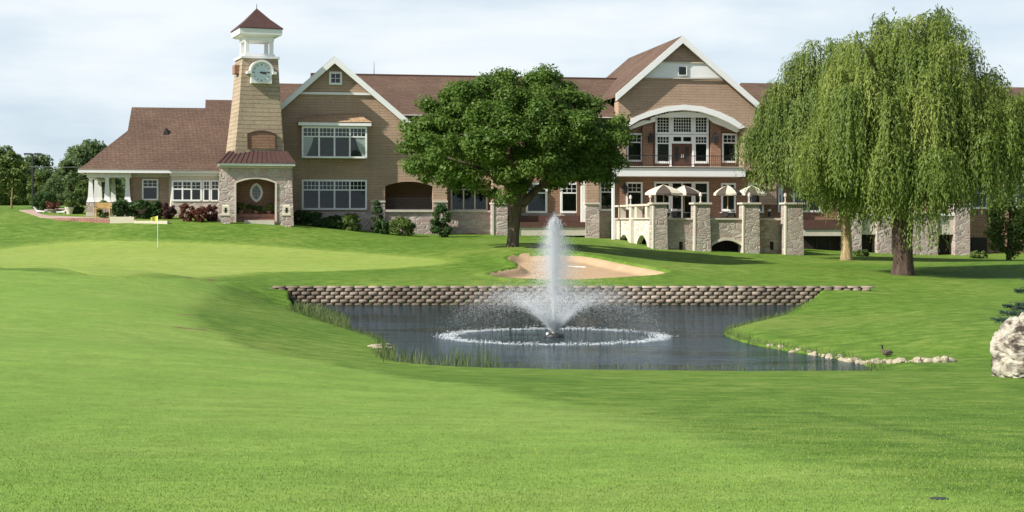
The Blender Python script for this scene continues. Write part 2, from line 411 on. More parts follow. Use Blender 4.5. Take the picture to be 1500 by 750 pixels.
def grassmat(name, fair_fixed=None):
    m, t = mat(name); v = t.coord()
    big = t.noise(v, .10, 4, .55); mid = t.noise(t.scale(v, (.35, 1.0, 1), (0, 0, R(-14))), .9, 4, .6)
    patch = t.noise(t.scale(v, (.8, 1, 1)), 1.9, 5, .65)
    fine = t.noise(v, 8, 5, .75); vfine = t.noise(t.scale(v, (1.6, .8, 1)), 42, 3, .75)
    if fair_fixed is None:
        at_ = lambda nm: t.node('ShaderNodeAttribute', _attribute_name=nm).outputs['Fac']
        a = t.rng(t.math('ADD', at_('fair'), t.math('MULTIPLY', t.math('SUBTRACT', patch, .5), .7)), .12, .88)
        rough_c = t.ramp(t.math('ADD', t.math('MULTIPLY', big, .45), t.math('MULTIPLY', patch, .55)), [(.38, (.074, .152, .017)), (.5, (.112, .194, .026)), (.62, (.172, .232, .046))])
        fair_c = t.ramp(t.math('ADD', t.math('MULTIPLY', big, .55), t.math('MULTIPLY', mid, .45)), [(.34, (.152, .260, .040)), (.5, (.184, .290, .051)), (.66, (.230, .318, .070))])
        c = t.mix(a, rough_c, fair_c)
        c = t.mix(t.math('MULTIPLY', at_('collar'), t.rng(patch, .3, .6, .45, .8)), c, (.205, .292, .052))
        c = t.mix(t.math('MULTIPLY', at_('track'), .55), c, (.050, .110, .014))
        c = t.mix(t.math('MULTIPLY', at_('dirt'), t.rng(patch, .40, .52)), c, (.17, .105, .055))
    else:
        c = t.ramp(t.math('ADD', t.math('MULTIPLY', big, .5), t.math('MULTIPLY', mid, .5)), fair_fixed)
    # dry flecks
    dry = t.math('MULTIPLY', t.rng(fine, .55, .70), t.rng(mid, .45, .62)); c = t.mix(t.math('MULTIPLY', dry, .45), c, (.27, .26, .075))
    f2 = t.math('ADD', t.math('MULTIPLY', fine, .5), t.math('MULTIPLY', vfine, .5))
    k = t.rng(f2, .36, .64, *((.74, 1.26) if fair_fixed is None else (.88, 1.12)))
    k = t.math('MULTIPLY', k, t.rng(patch, .36, .64, .90, 1.10))
    col = t.node('ShaderNodeVectorMath', _operation='SCALE'); t.l.new(c, col.inputs[0]); t.l.new(k, col.inputs[3])
    finish(t, col.outputs[0], .75, f2, .7 if fair_fixed is None else .25, .04, .10)
    return m
def pdist(x, y, pl):
    d = np.full(x.shape, 1e9)
    for (ax, ay), (bx, by) in zip(pl[:-1], pl[1:]):
        ex, ey = bx-ax, by-ay; t = np.clip(((x-ax)*ex+(y-ay)*ey)/(ex*ex+ey*ey+1e-9), 0, 1); d = np.minimum(d, np.hypot(x-ax-t*ex, y-ay-t*ey))
    return d
collar = 1-smooth(.0, 1.2, -sdist(XX, YY, GREEN))
near = YY < 60
track = np.zeros_like(XX); dirt = np.zeros_like(XX)
for pl, wd in (([(1180, 604), (1290, 625), (1400, 643), (1560, 668)], .13), ([(760, 590), (900, 610), (1040, 640), (1180, 672)], .22)):
    P_ = [ray_ground(a, b) for a, b in pl]; track = np.maximum(track, (1-smooth(wd*.3, wd*2.2, pdist(XX, YY, P_)))*(1 if wd < .2 else .35)*near)
for pl, wd in (([(262, 480), (296, 483)], .12), ([(264, 461), (290, 462)], .07), ([(275, 407), (310, 409)], .12)):
    P_ = [ray_ground(a, b) for a, b in pl]; dirt = np.maximum(dirt, 1-smooth(wd*.4, wd*2.5, pdist(XX, YY, P_)))
lawn = quickmesh('lawn', np.stack([XX, YY, ZZ], -1).reshape(-1, 3), faces, grassmat('grass'), {'fair': fair.ravel(), 'track': track.ravel(), 'collar': collar.ravel(), 'dirt': dirt.ravel()}, smooth=True)
lawn['kind'] = 'structure'

def sheet(name, poly, m, lift=.012, nr=22):
    c = poly.mean(0); k = len(poly); pts = []
    ts = np.linspace(0, 1, nr+1)**.8
    for t in ts[1:]: pts.append(c+(poly-c)*t)
    P = np.concatenate([[c]]+pts); z = hgt(P[:, 0], P[:, 1])+lift; z[-k:] -= lift+.03
    fs = [(0, 1+i, 1+(i+1) % k) for i in range(k)]
    fs2 = [(1+(r-1)*k+i, 1+r*k+i, 1+r*k+(i+1) % k, 1+(r-1)*k+(i+1) % k) for r in range(1, nr) for i in range(k)]
    me = bpy.data.meshes.new(name); me.from_pydata(np.column_stack([P, z]).tolist(), [], fs+fs2); me.materials.append(m)
    bm = bmesh.new(); bm.from_mesh(me); bmesh.ops.recalc_face_normals(bm, faces=bm.faces)
    if sum(f.normal.z for f in bm.faces) < 0: bmesh.ops.reverse_faces(bm, faces=bm.faces)
    bm.to_mesh(me); bm.free()
    me.polygons.foreach_set('use_smooth', [True]*len(me.polygons))
    o = bpy.data.objects.new(name, me); COL.objects.link(o); o['kind'] = 'structure'; return o
ms, t = mat('bunker_sand'); v = t.coord()
n = t.noise(v, 1.2, 4); n2 = t.noise(t.scale(v, (1, 4, 1), (0, 0, .4)), 7, 3)
c = t.ramp(t.math('ADD', t.math('MULTIPLY', n, .6), t.math('MULTIPLY', n2, .4)), [(.3, (.37, .255, .15)), (.7, (.48, .345, .215))])
finish(t, c, .95, n2, .4, .05, .05)
sheet('sand_bunker', BUNK, ms, .015)
sheet('putting_green', GREEN, grassmat('green_turf', [(.3, (.200, .285, .050)), (.5, (.238, .315, .064)), (.7, (.285, .340, .085))]), .015, 40)

# water
mw, t = mat('pond_water'); v = t.coord()
r1 = t.noise(t.scale(v, (.8, 2.2, 1)), 1.6, 4, .6); r2 = t.noise(t.scale(v, (1, 2.4, 1)), 6, 3, .6); r3 = t.noise(t.scale(v, (.6, 1.4, 1)), .35, 3)
hh = t.math('MULTIPLY', t.math('ADD', t.math('MULTIPLY', r1, .55), t.math('MULTIPLY', r2, .22)), t.rng(r3, .38, .60, .35, 1.15))
bmp = t.node('ShaderNodeBump', Strength=.45, Distance=.14, Height=hh)
df = t.node('ShaderNodeBsdfDiffuse', Color=(.012, .022, .026)); gl = t.node('ShaderNodeBsdfGlossy', Color=(.86, .95, 1.), Roughness=.06, Normal=bmp.outputs[0])
fr = t.node('ShaderNodeFresnel', IOR=1.33, Normal=bmp.outputs[0])
mx = t.node('ShaderNodeMixShader', i0=t.math('MULTIPLY', fr.outputs[0], .40), i1=df.outputs[0], i2=gl.outputs[0])
oo = t.node('ShaderNodeOutputMaterial'); t.l.new(mx.outputs[0], oo.inputs[0])
o = MB().add([(-16, 33, WATER), (19, 33, WATER), (19, 69.2, WATER), (-16, 69.2, WATER)], [(0, 1, 2, 3)]).build('pond_water', mw, kind='structure')

# ------------------------------------------------------------------ building frame
YAW = R(10); O = Vector((-13, 115, 0)); U = Vector((math.cos(YAW), math.sin(YAW), 0)); V = Vector((-math.sin(YAW), math.cos(YAW), 0))
OV = O.dot(V)
def P(px, py, v):
    k = (px-CX)/F; t = (v+OV)/(k*V.x+V.y); q = Vector((k*t, t, (HY-py)/F*t)); return ((q-O).dot(U), q.z)
def B2W(u, v, w): return O+U*u+V*v+Vector((0, 0, w))
club = thing('clubhouse', 'long brown shingled clubhouse with clock tower, stone base, white gables and brown roofs', 'clubhouse', O, YAW)
def pbox(mb, x0, y0, x1, y1, v0, v1, m=0):
    u0, w1 = P(x0, y0, v0); u1, w0 = P(x1, y1, v0); mb.box(u0, u1, v0, v1, w0, w1, m); return mb
def part(name, fn, m, parent=club, smooth=False):
    mb = MB(); fn(mb); return mb.build(name, m, parent, smooth)
def prect(name, x0, y0, x1, y1, v0, v1, m, parent=club): return part(name, lambda mb: pbox(mb, x0, y0, x1, y1, v0, v1), m, parent)
def ppoly(pts, v): return [P(a, b, v) for a, b in pts]
def arc_pts(x0, x1, y_spring, y_crown, n=14):
    return [(x0+(x1-x0)*i/n, y_spring-(y_spring-y_crown)*math.sin(math.pi*i/n)**.8 if 0 < i < n else y_spring) for i in range(n+1)]

def window(x0, y0, x1, y1, v, cols=1, transom=None, grid=(0, 0), grid_low=(0, 0), fw=.11, parent=club, curtain=None, frame='white', name='window'):
    u0, w1 = P(x0, y0, v); u1, w0 = P(x1, y1, v); f = MB(); gr = MB(); pa = MB(); cu = MB()
    va, vb = v-.10, v+.02
    f.box(u0, u0+fw, va, vb, w0, w1); f.box(u1-fw, u1, va, vb, w0, w1)
    f.box(u0+fw, u1-fw, va, vb, w1-fw, w1); f.box(u0+fw, u1-fw, va-.05, vb, w0, w0+fw)
    W_ = (u1-u0-2*fw); cw = W_/cols; mw_ = fw*.85
    for i in range(1, cols): f.box(u0+fw+i*cw-mw_/2, u0+fw+i*cw+mw_/2, va+.01, vb, w0+fw, w1-fw)
    wt = None
    if transom:
        wt = w1-(w1-w0)*transom
        for i in range(cols):
            a = u0+fw+i*cw+(mw_/2 if i else 0); b = u0+fw+(i+1)*cw-(mw_/2 if i < cols-1 else 0)
            f.box(a, b, va+.015, vb, wt-.045, wt+.045)
    def lattice(a, b, c, d, g_):
        for i in range(1, g_[0]): gr.box(a+(b-a)*i/g_[0]-.016, a+(b-a)*i/g_[0]+.016, v-.072, v-.045, c, d)
        for i in range(1, g_[1]): gr.box(a, b, v-.070, v-.047, c+(d-c)*i/g_[1]-.016, c+(d-c)*i/g_[1]+.016)
    for i in range(cols):
        a, b = u0+fw+i*cw, u0+fw+(i+1)*cw
        if wt: lattice(a, b, wt, w1-fw, grid); lattice(a, b, w0+fw, wt, grid_low)
        else: lattice(a, b, w0+fw, w1-fw, grid)
    pa.add([(u0+fw, v-.055, w0+fw), (u1-fw, v-.055, w0+fw), (u1-fw, v-.055, w1-fw), (u0+fw, v-.055, w1-fw)], [(0, 1, 2, 3)], 0)
    pa.add([(u0+fw, v-.012, w0+fw), (u1-fw, v-.012, w0+fw), (u1-fw, v-.012, w1-fw), (u0+fw, v-.012, w1-fw)], [(0, 1, 2, 3)], 1)
    o = f.build(name, M[frame], parent); pa.build('pane', [M['glass'], M['room']], o)
    if gr.v: gr.build('glazing_bar', M[frame], o)
    if curtain:
        for s, frac in curtain:
            a = u0+fw+.02 if s < 0 else u1-fw-.02; top = w1-fw if not wt else wt; wd = W_*frac
            pts = []
            for i in range(9):
                q = i/8; z = top-(top-w0-fw)*q; x = wd*(1-.75*q**1.3)
                pts.append((a+(-s)*x, z))
            mb = MB(); vs = [(a, v-.03, z) for _, z in pts]+[(x, v-.03, z) for x, z in pts]
            mb.add(vs, [(i, i+1, 10+i, 9+i) for i in range(8)]); mb.build('curtain', M['curtain'], o)
    return o

def gable_roof(name, u_ap, w_ap, ul, wl, ur, wr, v0, v1, m, th=.28, parent=club):
    """ridge along v"""
    poly = [(ul, wl), (u_ap, w_ap), (ur, wr), (ur, wr-th), (u_ap, w_ap-th*1.35), (ul, wl-th)]
    return part(name, lambda mb: mb.prism(poly, v0, v1), m, parent)
def ridge_roof(name, u0, u1, ve, we, vr, wr, vb, wb, m, th=.22):
    poly = [(ve, we), (vr, wr), (vb, wb), (vb, wb-th), (vr, wr-th*1.3), (ve, we-th)]
    return part(name, lambda mb: mb.prism(poly, u0, u1, 'u'), m)
def rake(name, apex, low, v, wid=.38, th=.16):
    (ua, wa), (ub, wb) = apex, low; d = Vector((ub-ua, wb-wa)).normalized(); n_ = Vector((d.y, -d.x)); n_ = n_ if n_.y < 0 else -n_
    off = wid/abs(n_.y)
    poly = [(ua, wa), (ub, wb), (ub, wb-off), (ua, wa-off)]
    return part(name, lambda mb: mb.prism(poly, v, v+th), M['white'])

# ================= left pavilion wing
VW = 1.0
prect('wall', 192, 250, 345, 360, VW, 13, M['shingle'])
prect('frieze', 191, 253.5, 250, 260, VW-.06, VW-.003, M['cream'])
# roof with a hipped skirt on the left end and a gablet above it
def pav_roof(mb):
    ve, vr = -.35, 7.0
    ul, we = P(114, 248, ve); ue = P(345, 248, ve)[0]
    ur, wr = P(193, 157, vr); um = P(187, 191, 4.1)[0]
    s = .61; prof = [(0, 0), (.12, -.13), (.3, -.07), (s, 0), (1, 0)]
    rowsL = []
    for k, (q, dz) in enumerate(prof):
        vv = ve+(vr-ve)*q; ww = we+(wr-we)*q+dz
        uu = ul+(um-ul)*(q/s)**1.08 if q <= s else um+(ur-um)*(q-s)/(1-s)
        rowsL.append((uu, vv, ww))
    vs, fs = [], []
    for uu, vv, ww in rowsL: vs += [(uu, vv, ww), (ue, vv, ww)]
    n = len(rowsL)
    for i in range(n-1): fs.append((2*i, 2*i+1, 2*i+3, 2*i+2))
    back = [(uu, 2*vr-vv, ww) for uu, vv, ww in rowsL]; b0 = len(vs)
    for uu, vv, ww in back: vs += [(uu, vv, ww), (ue, vv, ww)]
    for i in range(n-1): fs.append((b0+2*i, b0+2*i+2, b0+2*i+3, b0+2*i+1))
    for i in range(3): fs.append((2*i, 2*i+2, b0+2*i+2, b0+2*i))       # hip skirt
    mb.add(vs, fs)
    mb.add([rowsL[3], rowsL[4], back[3]], [(0, 1, 2)])                   # gablet wall
    a, b = rowsL[0], back[0]
    mb.add([(a[0], a[1], a[2]-.02), (ue, a[1], a[2]-.02), (ue, b[1], b[2]-.02), (b[0], b[1], b[2]-.02)], [(0, 1, 2, 3)])
part('roof', pav_roof, M['roof'])
def pav_fascia(mb):
    ue, we = P(345, 248.4, -.35); ul, _ = P(114, 248.4, -.35)
    mb.box(ul, ue, -.33, -.15, we-.28, we-.03); mb.box(ul+.02, ul+.2, -.15, 14.3, we-.28, we-.035)
part('fascia', pav_fascia, M['white'])
u0, wv = P(243, 198, 4); 
part('roof_vent', lambda mb: mb.loft([[(u0-.2, 3.7, wv+.05), (u0+.2, 3.7, wv+.05), (u0+.2, 4.4, wv+.1), (u0-.2, 4.4, wv+.1)], [(u0-.02, 3.85, wv+.55), (u0+.02, 3.85, wv+.55), (u0+.02, 4.6, wv+.55), (u0-.02, 4.6, wv+.55)]]), M['iron'])
# porch
def beam(mb):
    pbox(mb, 127, 253.4, 192, 260, .35, .75); u, w_ = P(127, 253.4, .35); w0 = P(127, 260, .35)[1]; mb.box(u, u+.4, .75, 12.5, w0, w_)
part('porch_beam', beam, M['white'])
pf_u0, pf_w = P(126, 311, .2); pf_u1 = P(193, 311, .2)[0]
part('porch_floor', lambda mb: mb.box(pf_u0, pf_u1, .1, 13, pf_w-2, pf_w), M['cream'])
def porch_column(px, v, base=True):
    u, wt = P(px, 260.2, v); _, wb = P(px, 296, v)
    mb = MB(); sq = lambda r, z: [(u-r, v-r, z), (u+r, v-r, z), (u+r, v+r, z), (u-r, v+r, z)]
    mb.loft([sq(.15, wt), sq(.15, wt-.1), sq(.115, wt-.12), sq(.19, wb+.35), sq(.24, wb+.12), sq(.29, wb)])
    c = mb.build('porch_column', M['white'], club)
    MB().loft([sq(.27, wb-.003), sq(.32, pf_w)]).build('column_base', M['stone'], c)
for px, v in ((133, .6), (157, .6), (187, .6), (146, 6.5), (166, 12.2), (141, 12.2)): porch_column(px, v)
prect('downspout', 189.2, 250, 191.6, 305, .80, .92, M['copper'])
window(208, 262, 232, 293.5, VW, 1, .38, (3, 2))
# bay window
VBAY = .2
def bay(mb):
    pts = [(251, VBAY), (297, VBAY), (321, VBAY+.003), (325, VW+.02), (247, VW+.02)]
    a = [P(x, 258, v)[0] for x, v in pts]; wt = P(270, 250.2, VBAY)[1]
    poly = [(a[i], pts[i][1]) for i in range(5)]
    mb.prism(poly, -1.2, wt, 'w')
part('bay_wall', bay, M['cream'])
prect('bay_frieze', 249, 250, 324, 258, VBAY-.12, VBAY-.004, M['white'])
window(251.5, 264, 296, 295, VBAY, 3, .42, (2, 2), fw=.13)
window(297, 264, 308, 295, VBAY, 1, .42, (2, 2), fw=.1)
window(308.5, 264, 321.5, 295, VBAY, 1, .42, (2, 2), fw=.1)
prect('bay_base', 250.5, 297.5, 322, 330, VBAY-.09, VBAY-.004, M['pinkstone'])
def bay_roof(mb):
    a, b = P(247, 249.6, -.1), P(330, 249.6, -.1); c, d = P(280, 241, 1.6), P(318, 243.5, 1.6)
    mb.loft([[(a[0], -.5, a[1]), (b[0], -.5, b[1]), (b[0], 1.4, b[1]+.3), (a[0], 1.4, a[1]+.3)], [(c[0], 1.2, c[1]), (d[0], 1.2, d[1]), (d[0], 1.9, d[1]), (c[0], 1.9, c[1])]])
part('bay_roof', bay_roof, M['metalroof'])
# taller roof behind the tower
uu0, ww0 = P(301, 146, 9.5); uu1 = P(440, 146, 9.5)[0]
ridge_roof('roof', uu0, uu1, 5.5, ww0-2.6, 9.5, ww0, 15, ww0-3.5, M['roof'])
uu0, ww0 = P(404, 122, 10.5); uu1 = P(470, 122, 10.5)[0]
ridge_roof('roof', uu0, uu1, 3.0, ww0-5.0, 10.5, ww0, 17, ww0-5, M['roof'])
prect('wall', 404, 150, 470, 330, 3.4, 16, M['shingle'])

# ================= tower porch
VP = -4.0
op = [(403, 345), (403, 268.5)] + arc_pts(403, 346, 268.5, 262)[1:-1] + [(346, 268.5), (346, 345)]
part('porch_wall', lambda mb: mb.prism(ppoly([(317, 345), (324, 246), (427, 246), (431, 345)]+op, VP), VP, VP+.8), M['pinkstone'])
for x0, x1 in ((321, 331), (419, 429)): prect('porch_side_wall', x0, 246.3, x1, 345, VP+.802, .2, M['pinkstone'])
tr_o = [(405.6, 345), (405.6, 267.6)]+arc_pts(405.6, 343.4, 267.6, 259)[1:-1]+[(343.4, 267.6), (343.4, 345)]
part('arch_trim', lambda mb: mb.prism(ppoly(tr_o+op[::-1], VP), VP-.07, VP-.003), M['cream'])
prect('porch_back_wall', 330, 247, 421, 345, -2.2, -1.9, M['redwall'])
prect('porch_planter_wall', 345, 313.5, 404, 345, -3.1, -2.5, M['brick'])
prect('porch_step', 358, 322.5, 402, 345, -4.5, -3.6, M['cream'])
prect('porch_step', 346, 320.5, 403.5, 345, -3.5, -3.12, M['brick'])
# pointed oval window
uo, wo = P(375.5, 282, -2.2)
def vesica(a, b, n=12):
    pts = []
    for i in range(n+1): q = -1+2*i/n; pts.append((uo+a*(1-q*q)**.75, wo+b*q))
    for i in range(1, n): q = 1-2*i/n; pts.append((uo-a*(1-q*q)**.75, wo+b*q))
    return pts
vo = part('oval_window', lambda mb: mb.prism(vesica(.46, .70)+vesica(.28, .50)[::-1][:0], -2.27, -2.203), M['white'])
part('pane', lambda mb: mb.prism(vesica(.29, .52), -2.285, -2.272), M['glass'], vo)
part('leaded_light', lambda mb: mb.prism(vesica(.29, .52), -2.2712, -2.2705), M['room'], vo)
part('glazing_bar', lambda mb: [mb.box(uo+x-.012, uo+x+.012, -2.30, -2.287, wo-.42, wo+.42) for x in (-.1, .1)] + [mb.box(uo-.22, uo+.22, -2.30, -2.287, wo+z-.012, wo+z+.012) for z in (-.25, 0, .25)], M['cream'], vo)
prect('cornice', 318.5, 239, 432.5, 243, VP-.45, .3, M['white'])
prect('frieze', 322.5, 243.05, 428.5, 246.3, VP-.12, .25, M['cream'])
a, b = P(317, 239, VP-.5), P(433.5, 239, VP-.5); c, d = P(334, 221.5, -3.4), P(421, 221.5, -3.4)
def skirt(mb):
    mb.loft([[(a[0], VP-.52, a[1]), (b[0], VP-.52, b[1]), (b[0], .4, b[1]), (a[0], .4, a[1])], [(c[0], -3.4, c[1]), (d[0], -3.4, d[1]), (d[0], .35, d[1]), (c[0], .35, c[1])]])
    for i in range(15):
        q = (i+.5)/15; x0 = a[0]+(b[0]-a[0])*q; x1 = c[0]+(d[0]-c[0])*q
        mb.tube([(x0, VP-.52, a[1]+.03), (x1, -3.4, c[1]+.03)], .03, 4)
part('skirt_roof', skirt, M['metalroof'])
# shaft: own slight turn
TA = R(11); TU = P(376, 221, -1.6)[0]; TV = -1.6
def tw(py): return P(376, py, TV)[1]
def TX(p): 
    ca, sa = math.cos(TA), math.sin(TA); return Vector((TU+p.x*ca-p.y*sa, TV+p.x*sa+p.y*ca, p.z))
def tpart(name, fn, m, parent=club, smooth=False):
    mb = MB(); fn(mb); mb.xf(TX); return mb.build(name, m, parent, smooth)
def sq(r, z, dx=0): return [(-r+dx, -r, z), (r+dx, -r, z), (r+dx, r, z), (-r+dx, r, z)]
wb_, wt_ = tw(223), tw(87); RB, RT = 1.73, 1.27
tpart('tower_shaft', lambda mb: mb.loft([sq(RB, wb_-1.2, -.15), sq(RB, wb_, -.15), sq(RB*.5+RT*.5-.03, (wb_+wt_)/2, -.06), sq(RT, wt_)]), M['tower_shingle'])
def tface(z, side=0):    # half width of shaft at height z
    q = (z-wb_)/(wt_-wb_); return RB+(RT-RB)*q
zl0, zl1 = tw(219), tw(197)
def tilt_poly(pts, off0, off1):
    """prism lying on the sloped front face"""
    mb = MB(); n = len(pts)
    vs = [(x, -tface(z)-off0, z) for x, z in pts]+[(x, -tface(z)-off1, z) for x, z in pts]
    mb.add(vs, [list(range(n)), list(range(n, 2*n))[::-1]]+[(i, (i+1) % n, n+(i+1) % n, n+i) for i in range(n)]); return mb
arcz = lambda x0, x1, zs, zc, n=10: [(x0+(x1-x0)*i/n, zs+(zc-zs)*math.sin(math.pi*i/n)) for i in range(n+1)]
lo_ = [(.93, zl0)]+arcz(.93, -.93, zl1-.03, zl1+.1)+[(-.93, zl0)]
mb = tilt_poly(lo_, -.02, .05); mb.xf(TX); lv = mb.build('louvre_panel', M['redwall'], club)
lo2 = [(1.03, zl0)]+arcz(1.03, -1.03, zl1-.03, zl1+.20)+[(-1.03, zl0)]
mb = tilt_poly(lo2+lo_[::-1], -.02, .10); mb.xf(TX); mb.build('arch_trim', M['darkred'], lv)
prev = None
# clock
def clock(frontal=True):
    zc = tw(109.5); r = .74; y0 = -tface(zc)
    rot = (lambda p: p) if frontal else (lambda p: Vector((p.y, -p.x, p.z)))
    def mk(name, fn, m, parent):
        mb = MB(); fn(mb); mb.xf(lambda p: TX(rot(p))); return mb.build(name, m, parent)
    body = [(-r, zc-.75)]+[(-r*math.cos(math.pi*i/14), zc+r*math.sin(math.pi*i/14)) for i in range(15)]+[(r, zc-.75)]
    case = mk('clock', lambda mb: mb.prism(body, y0-.32, y0+.3), M['white'], club)
    R1, R0 = r+.11, r+.003
    hood = [(R1+.2, zc-.10), (R1+.2, zc+.06), (R1, zc+.10)]+[(R1*math.cos(math.pi*i/14), zc+.05+R1*math.sin(math.pi*i/14)) for i in range(1, 14)]+[(-R1, zc+.10), (-R1-.2, zc+.06), (-R1-.2, zc-.10), (-R0, zc-.10)]
    hood += [(-R0*math.cos(math.pi*i/14), zc+R0*math.sin(math.pi*i/14)) for i in range(15)]+[(R0, zc-.10)]
    mk('clock_hood', lambda mb: mb.prism(hood, y0-.5, y0+.25), M['white'], case)
    disc = [(.65*math.cos(2*math.pi*i/32), zc+.65*math.sin(2*math.pi*i/32)) for i in range(32)]
    mk('clock_face', lambda mb: mb.prism(disc, y0-.345, y0-.322), M['clockface'], case)
    def bar(mb, ang, r0, r1, wd, y):
        c, s = math.sin(ang), math.cos(ang); px_, pz_ = s, -c
        mb.prism([(c*r0+px_*wd, zc+s*r0+pz_*wd), (c*r1+px_*wd*.5, zc+s*r1+pz_*wd*.5), (c*r1-px_*wd*.5, zc+s*r1-pz_*wd*.5), (c*r0-px_*wd, zc+s*r0-pz_*wd)], y, y+.012)
    for i in range(12): mk('hour_mark', lambda mb: bar(mb, math.pi*i/6, .51, .62, .022 if i % 3 else .04, y0-.36), M['iron'], case)
    mk('hour_hand', lambda mb: bar(mb, R(105), -.1, .36, .065, y0-.39), M['iron'], case)
    mk('minute_hand', lambda mb: bar(mb, R(85), -.12, .55, .035, y0-.41), M['iron'], case)
clock(True)
zc_ = tw(103)
tpart('side_clock_case', lambda mb: mb.box(-tface(zc_)-.34, -tface(zc_)+.2, -.45, .45, zc_-.32, zc_+.30), M['redwall'])
# lantern
z0, z1, z2, z3 = tw(86), tw(81), tw(62), tw(56)
tpart('lantern_base', lambda mb: mb.loft([sq(RT+.12, wt_-.06), sq(RT+.12, wt_+.1), sq(1.08, wt_+.12), sq(1.08, z1)]), M['white'])
for sx in (-1, 1):
    for sy in (-1, 1):
        tpart('lantern_post', lambda mb: mb.box(sx*1.0-.26*(sx > 0)-.0, sx*1.0+.26*(sx < 0), sy*1.0-.26*(sy > 0), sy*1.0+.26*(sy < 0), z1, z2), M['white'])
tpart('lantern_frieze', lambda mb: mb.loft([sq(1.04, z2), sq(1.04, z3)]), M['white'])
ze = tw(45.5)
tpart('lantern_cornice', lambda mb: mb.loft([sq(1.25, z3), sq(1.52, z3+.12), sq(1.52, ze)]), M['white'])
za = tw(12.5)
tpart('lantern_roof', lambda mb: mb.loft([sq(1.58, ze+.002), sq(1.58, ze+.07), sq(.78, ze+(za-ze)*.49), sq(.02, za)]), M['metalroof'])
tpart('finial', lambda mb: mb.tube([(0, 0, za-.1), (0, 0, za+.28), (0, 0, za+.34)], [.03, .02, .004], 5), M['iron'])

# ================= main left gable (catslide on the right)
VG = 0.0
gl = [(412, 365), (412, 154), (490, 87), (655, 227), (655, 365)]
# loggia opening
lop = arc_pts(634, 564, 273, 266)
part('gable_wall', lambda mb: mb.prism(ppoly([(412, 365), (412, 154), (490, 87), (655, 226), (655, 309), (634, 309), (634, 273)]+lop[1:-1]+[(564, 273), (564, 309), (543, 309), (543, 365)], VG), VG, VG+.5), M['shingle'])
prect('wall', 416, 158, 560, 365, VG+.502, 9, M['shingle'])
prect('loggia_back_wall', 556, 235, 657, 365, 3.2, 9, M['redwall'])
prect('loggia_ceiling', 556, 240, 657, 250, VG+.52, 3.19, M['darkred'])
prect('loggia_base', 543.3, 308.8, 655, 365, VG+.03, VG+.48, M['pinkstone'])
prect('loggia_sill', 563.5, 307, 635, 310.5, VG-.12, VG+.45, M['cream'])
for x0, x1 in ((543, 564), (634.5, 655.5)):
    prect('stone_pier', x0, 296.5, x1, 365, VG-.14, VG-.003, M['pinkstone']); prect('pier_cap', x0-.5, 293.8, x1+.5, 296.5, VG-.2, VG-.004, M['cream'])
def rail(name, x0, y0, x1, y1, v, n, m='iron', r=.018, tilt=0):
    mb = MB(); a = P(x0, y0, v); b = P(x1, y1, v)
    mb.box(a[0], b[0], v-.025, v+.025, a[1]-.05, a[1]); mb.box(a[0], b[0], v-.02, v+.02, b[1]+.06, b[1]+.1)
    for i in range(n+1):
        u = a[0]+(b[0]-a[0])*i/n; mb.box(u-r, u+r, v-r, v+r, b[1]+.1 if i not in (0, n) else b[1], a[1]-.05)
    return mb.build(name, M[m], club)
rail('loggia_railing', 564.5, 290, 633.5, 307.2, VG+.3, 26)
ua, wa = P(490, 82, -.5)
lu, lw = P(408.5, 153.5, -.5); ru, rw = P(661, 229, -.5)
gable_roof('roof', ua, wa, lu, lw, ru, rw, -.45, 11, M['roof'])
rake('rake_board', (ua, wa-.03), (lu, lw-.03), -.62); rake('rake_board', (ua, wa-.03), (ru, rw-.03), -.62)
prect('gable_band', 433, 134.5, 551, 139.5, VG-.14, VG-.003, M['white'])
window(482, 105, 501, 124.5, VG, 1, None, (2, 2), fw=.15)
VB = -.75
prect('bay_wall', 443.5, 183, 536, 231, VB+.02, VG-.003, M['white'])
window(442, 185, 537.5, 232, VB, 4, .32, (4, 2), fw=.13, curtain=[(-1, .16), (1, .16)])
a, b = P(436, 178.8, VB-.35), P(545, 178.8, VB-.35); c, d = P(452, 168, VG), P(530, 166, VG)
part('awning_roof', lambda mb: mb.loft([[(a[0], VB-.37, a[1]), (b[0], VB-.37, b[1]), (b[0], VG-.01, b[1]), (a[0], VG-.01, a[1])], [(a[0]+.5, VB+.1, a[1]+.32), (b[0]-.5, VB+.1, b[1]+.32), (b[0]-.45, VG-.01, b[1]+.34), (a[0]+.45, VG-.01, a[1]+.34)], [(c[0], VG-.05, c[1]), (d[0], VG-.05, d[1]), (d[0], VG-.01, d[1]), (c[0], VG-.01, c[1])]]), M['lightroof'])
prect('awning_fascia', 437, 178.85, 544, 184.5, VB-.33, VG-.006, M['white'])
window(442, 263, 537.5, 307.5, VG, 4, .34, (4, 2), fw=.13)
prect('gable_base', 430, 310, 543, 365, VG-.05, VG-.003, M['pinkstone'])
# ================= main range behind the broad tree
VM = 1.6
we_ = P(600, 168, .8)[1]; wr_ = P(620, 111, 9)[1]; um0 = P(455, 111, 9)[0]; um1 = P(915, 111, 9)[0]
ridge_roof('roof', um0, um1, .9, we_, 9, wr_, 17, we_, M['roof'])
part('ridge_cap', lambda mb: mb.box(um0, um1, 8.85, 9.15, wr_-.03, wr_+.07), M['darkred'])
prect('gutter', 560, 168.5, 905, 171.5, .78, .89, M['white'])
prect('wall', 655.5, 172, 905, 312, VM, 15, M['redwall'])
prect('stone_base', 655.5, 312.2, 905, 372, VM-.06, 6, M['stone'])
u0, wv = P(548, 90, 9)
part('lightning_rod', lambda mb: mb.tube([(u0, 9, wr_), (u0, 9, wv)], [.03, .012], 5), M['iron'])
prect('shingle_wall', 655.8, 226, 722, 268, VM-.5, VM-.003, M['shingle'])
window(660, 268.5, 714, 309, VM, 3, .22, (0, 0), fw=.12, frame='cream')
prect('sill', 656.5, 308.2, 722, 311, VM-.42, VM-.003, M['cream'])
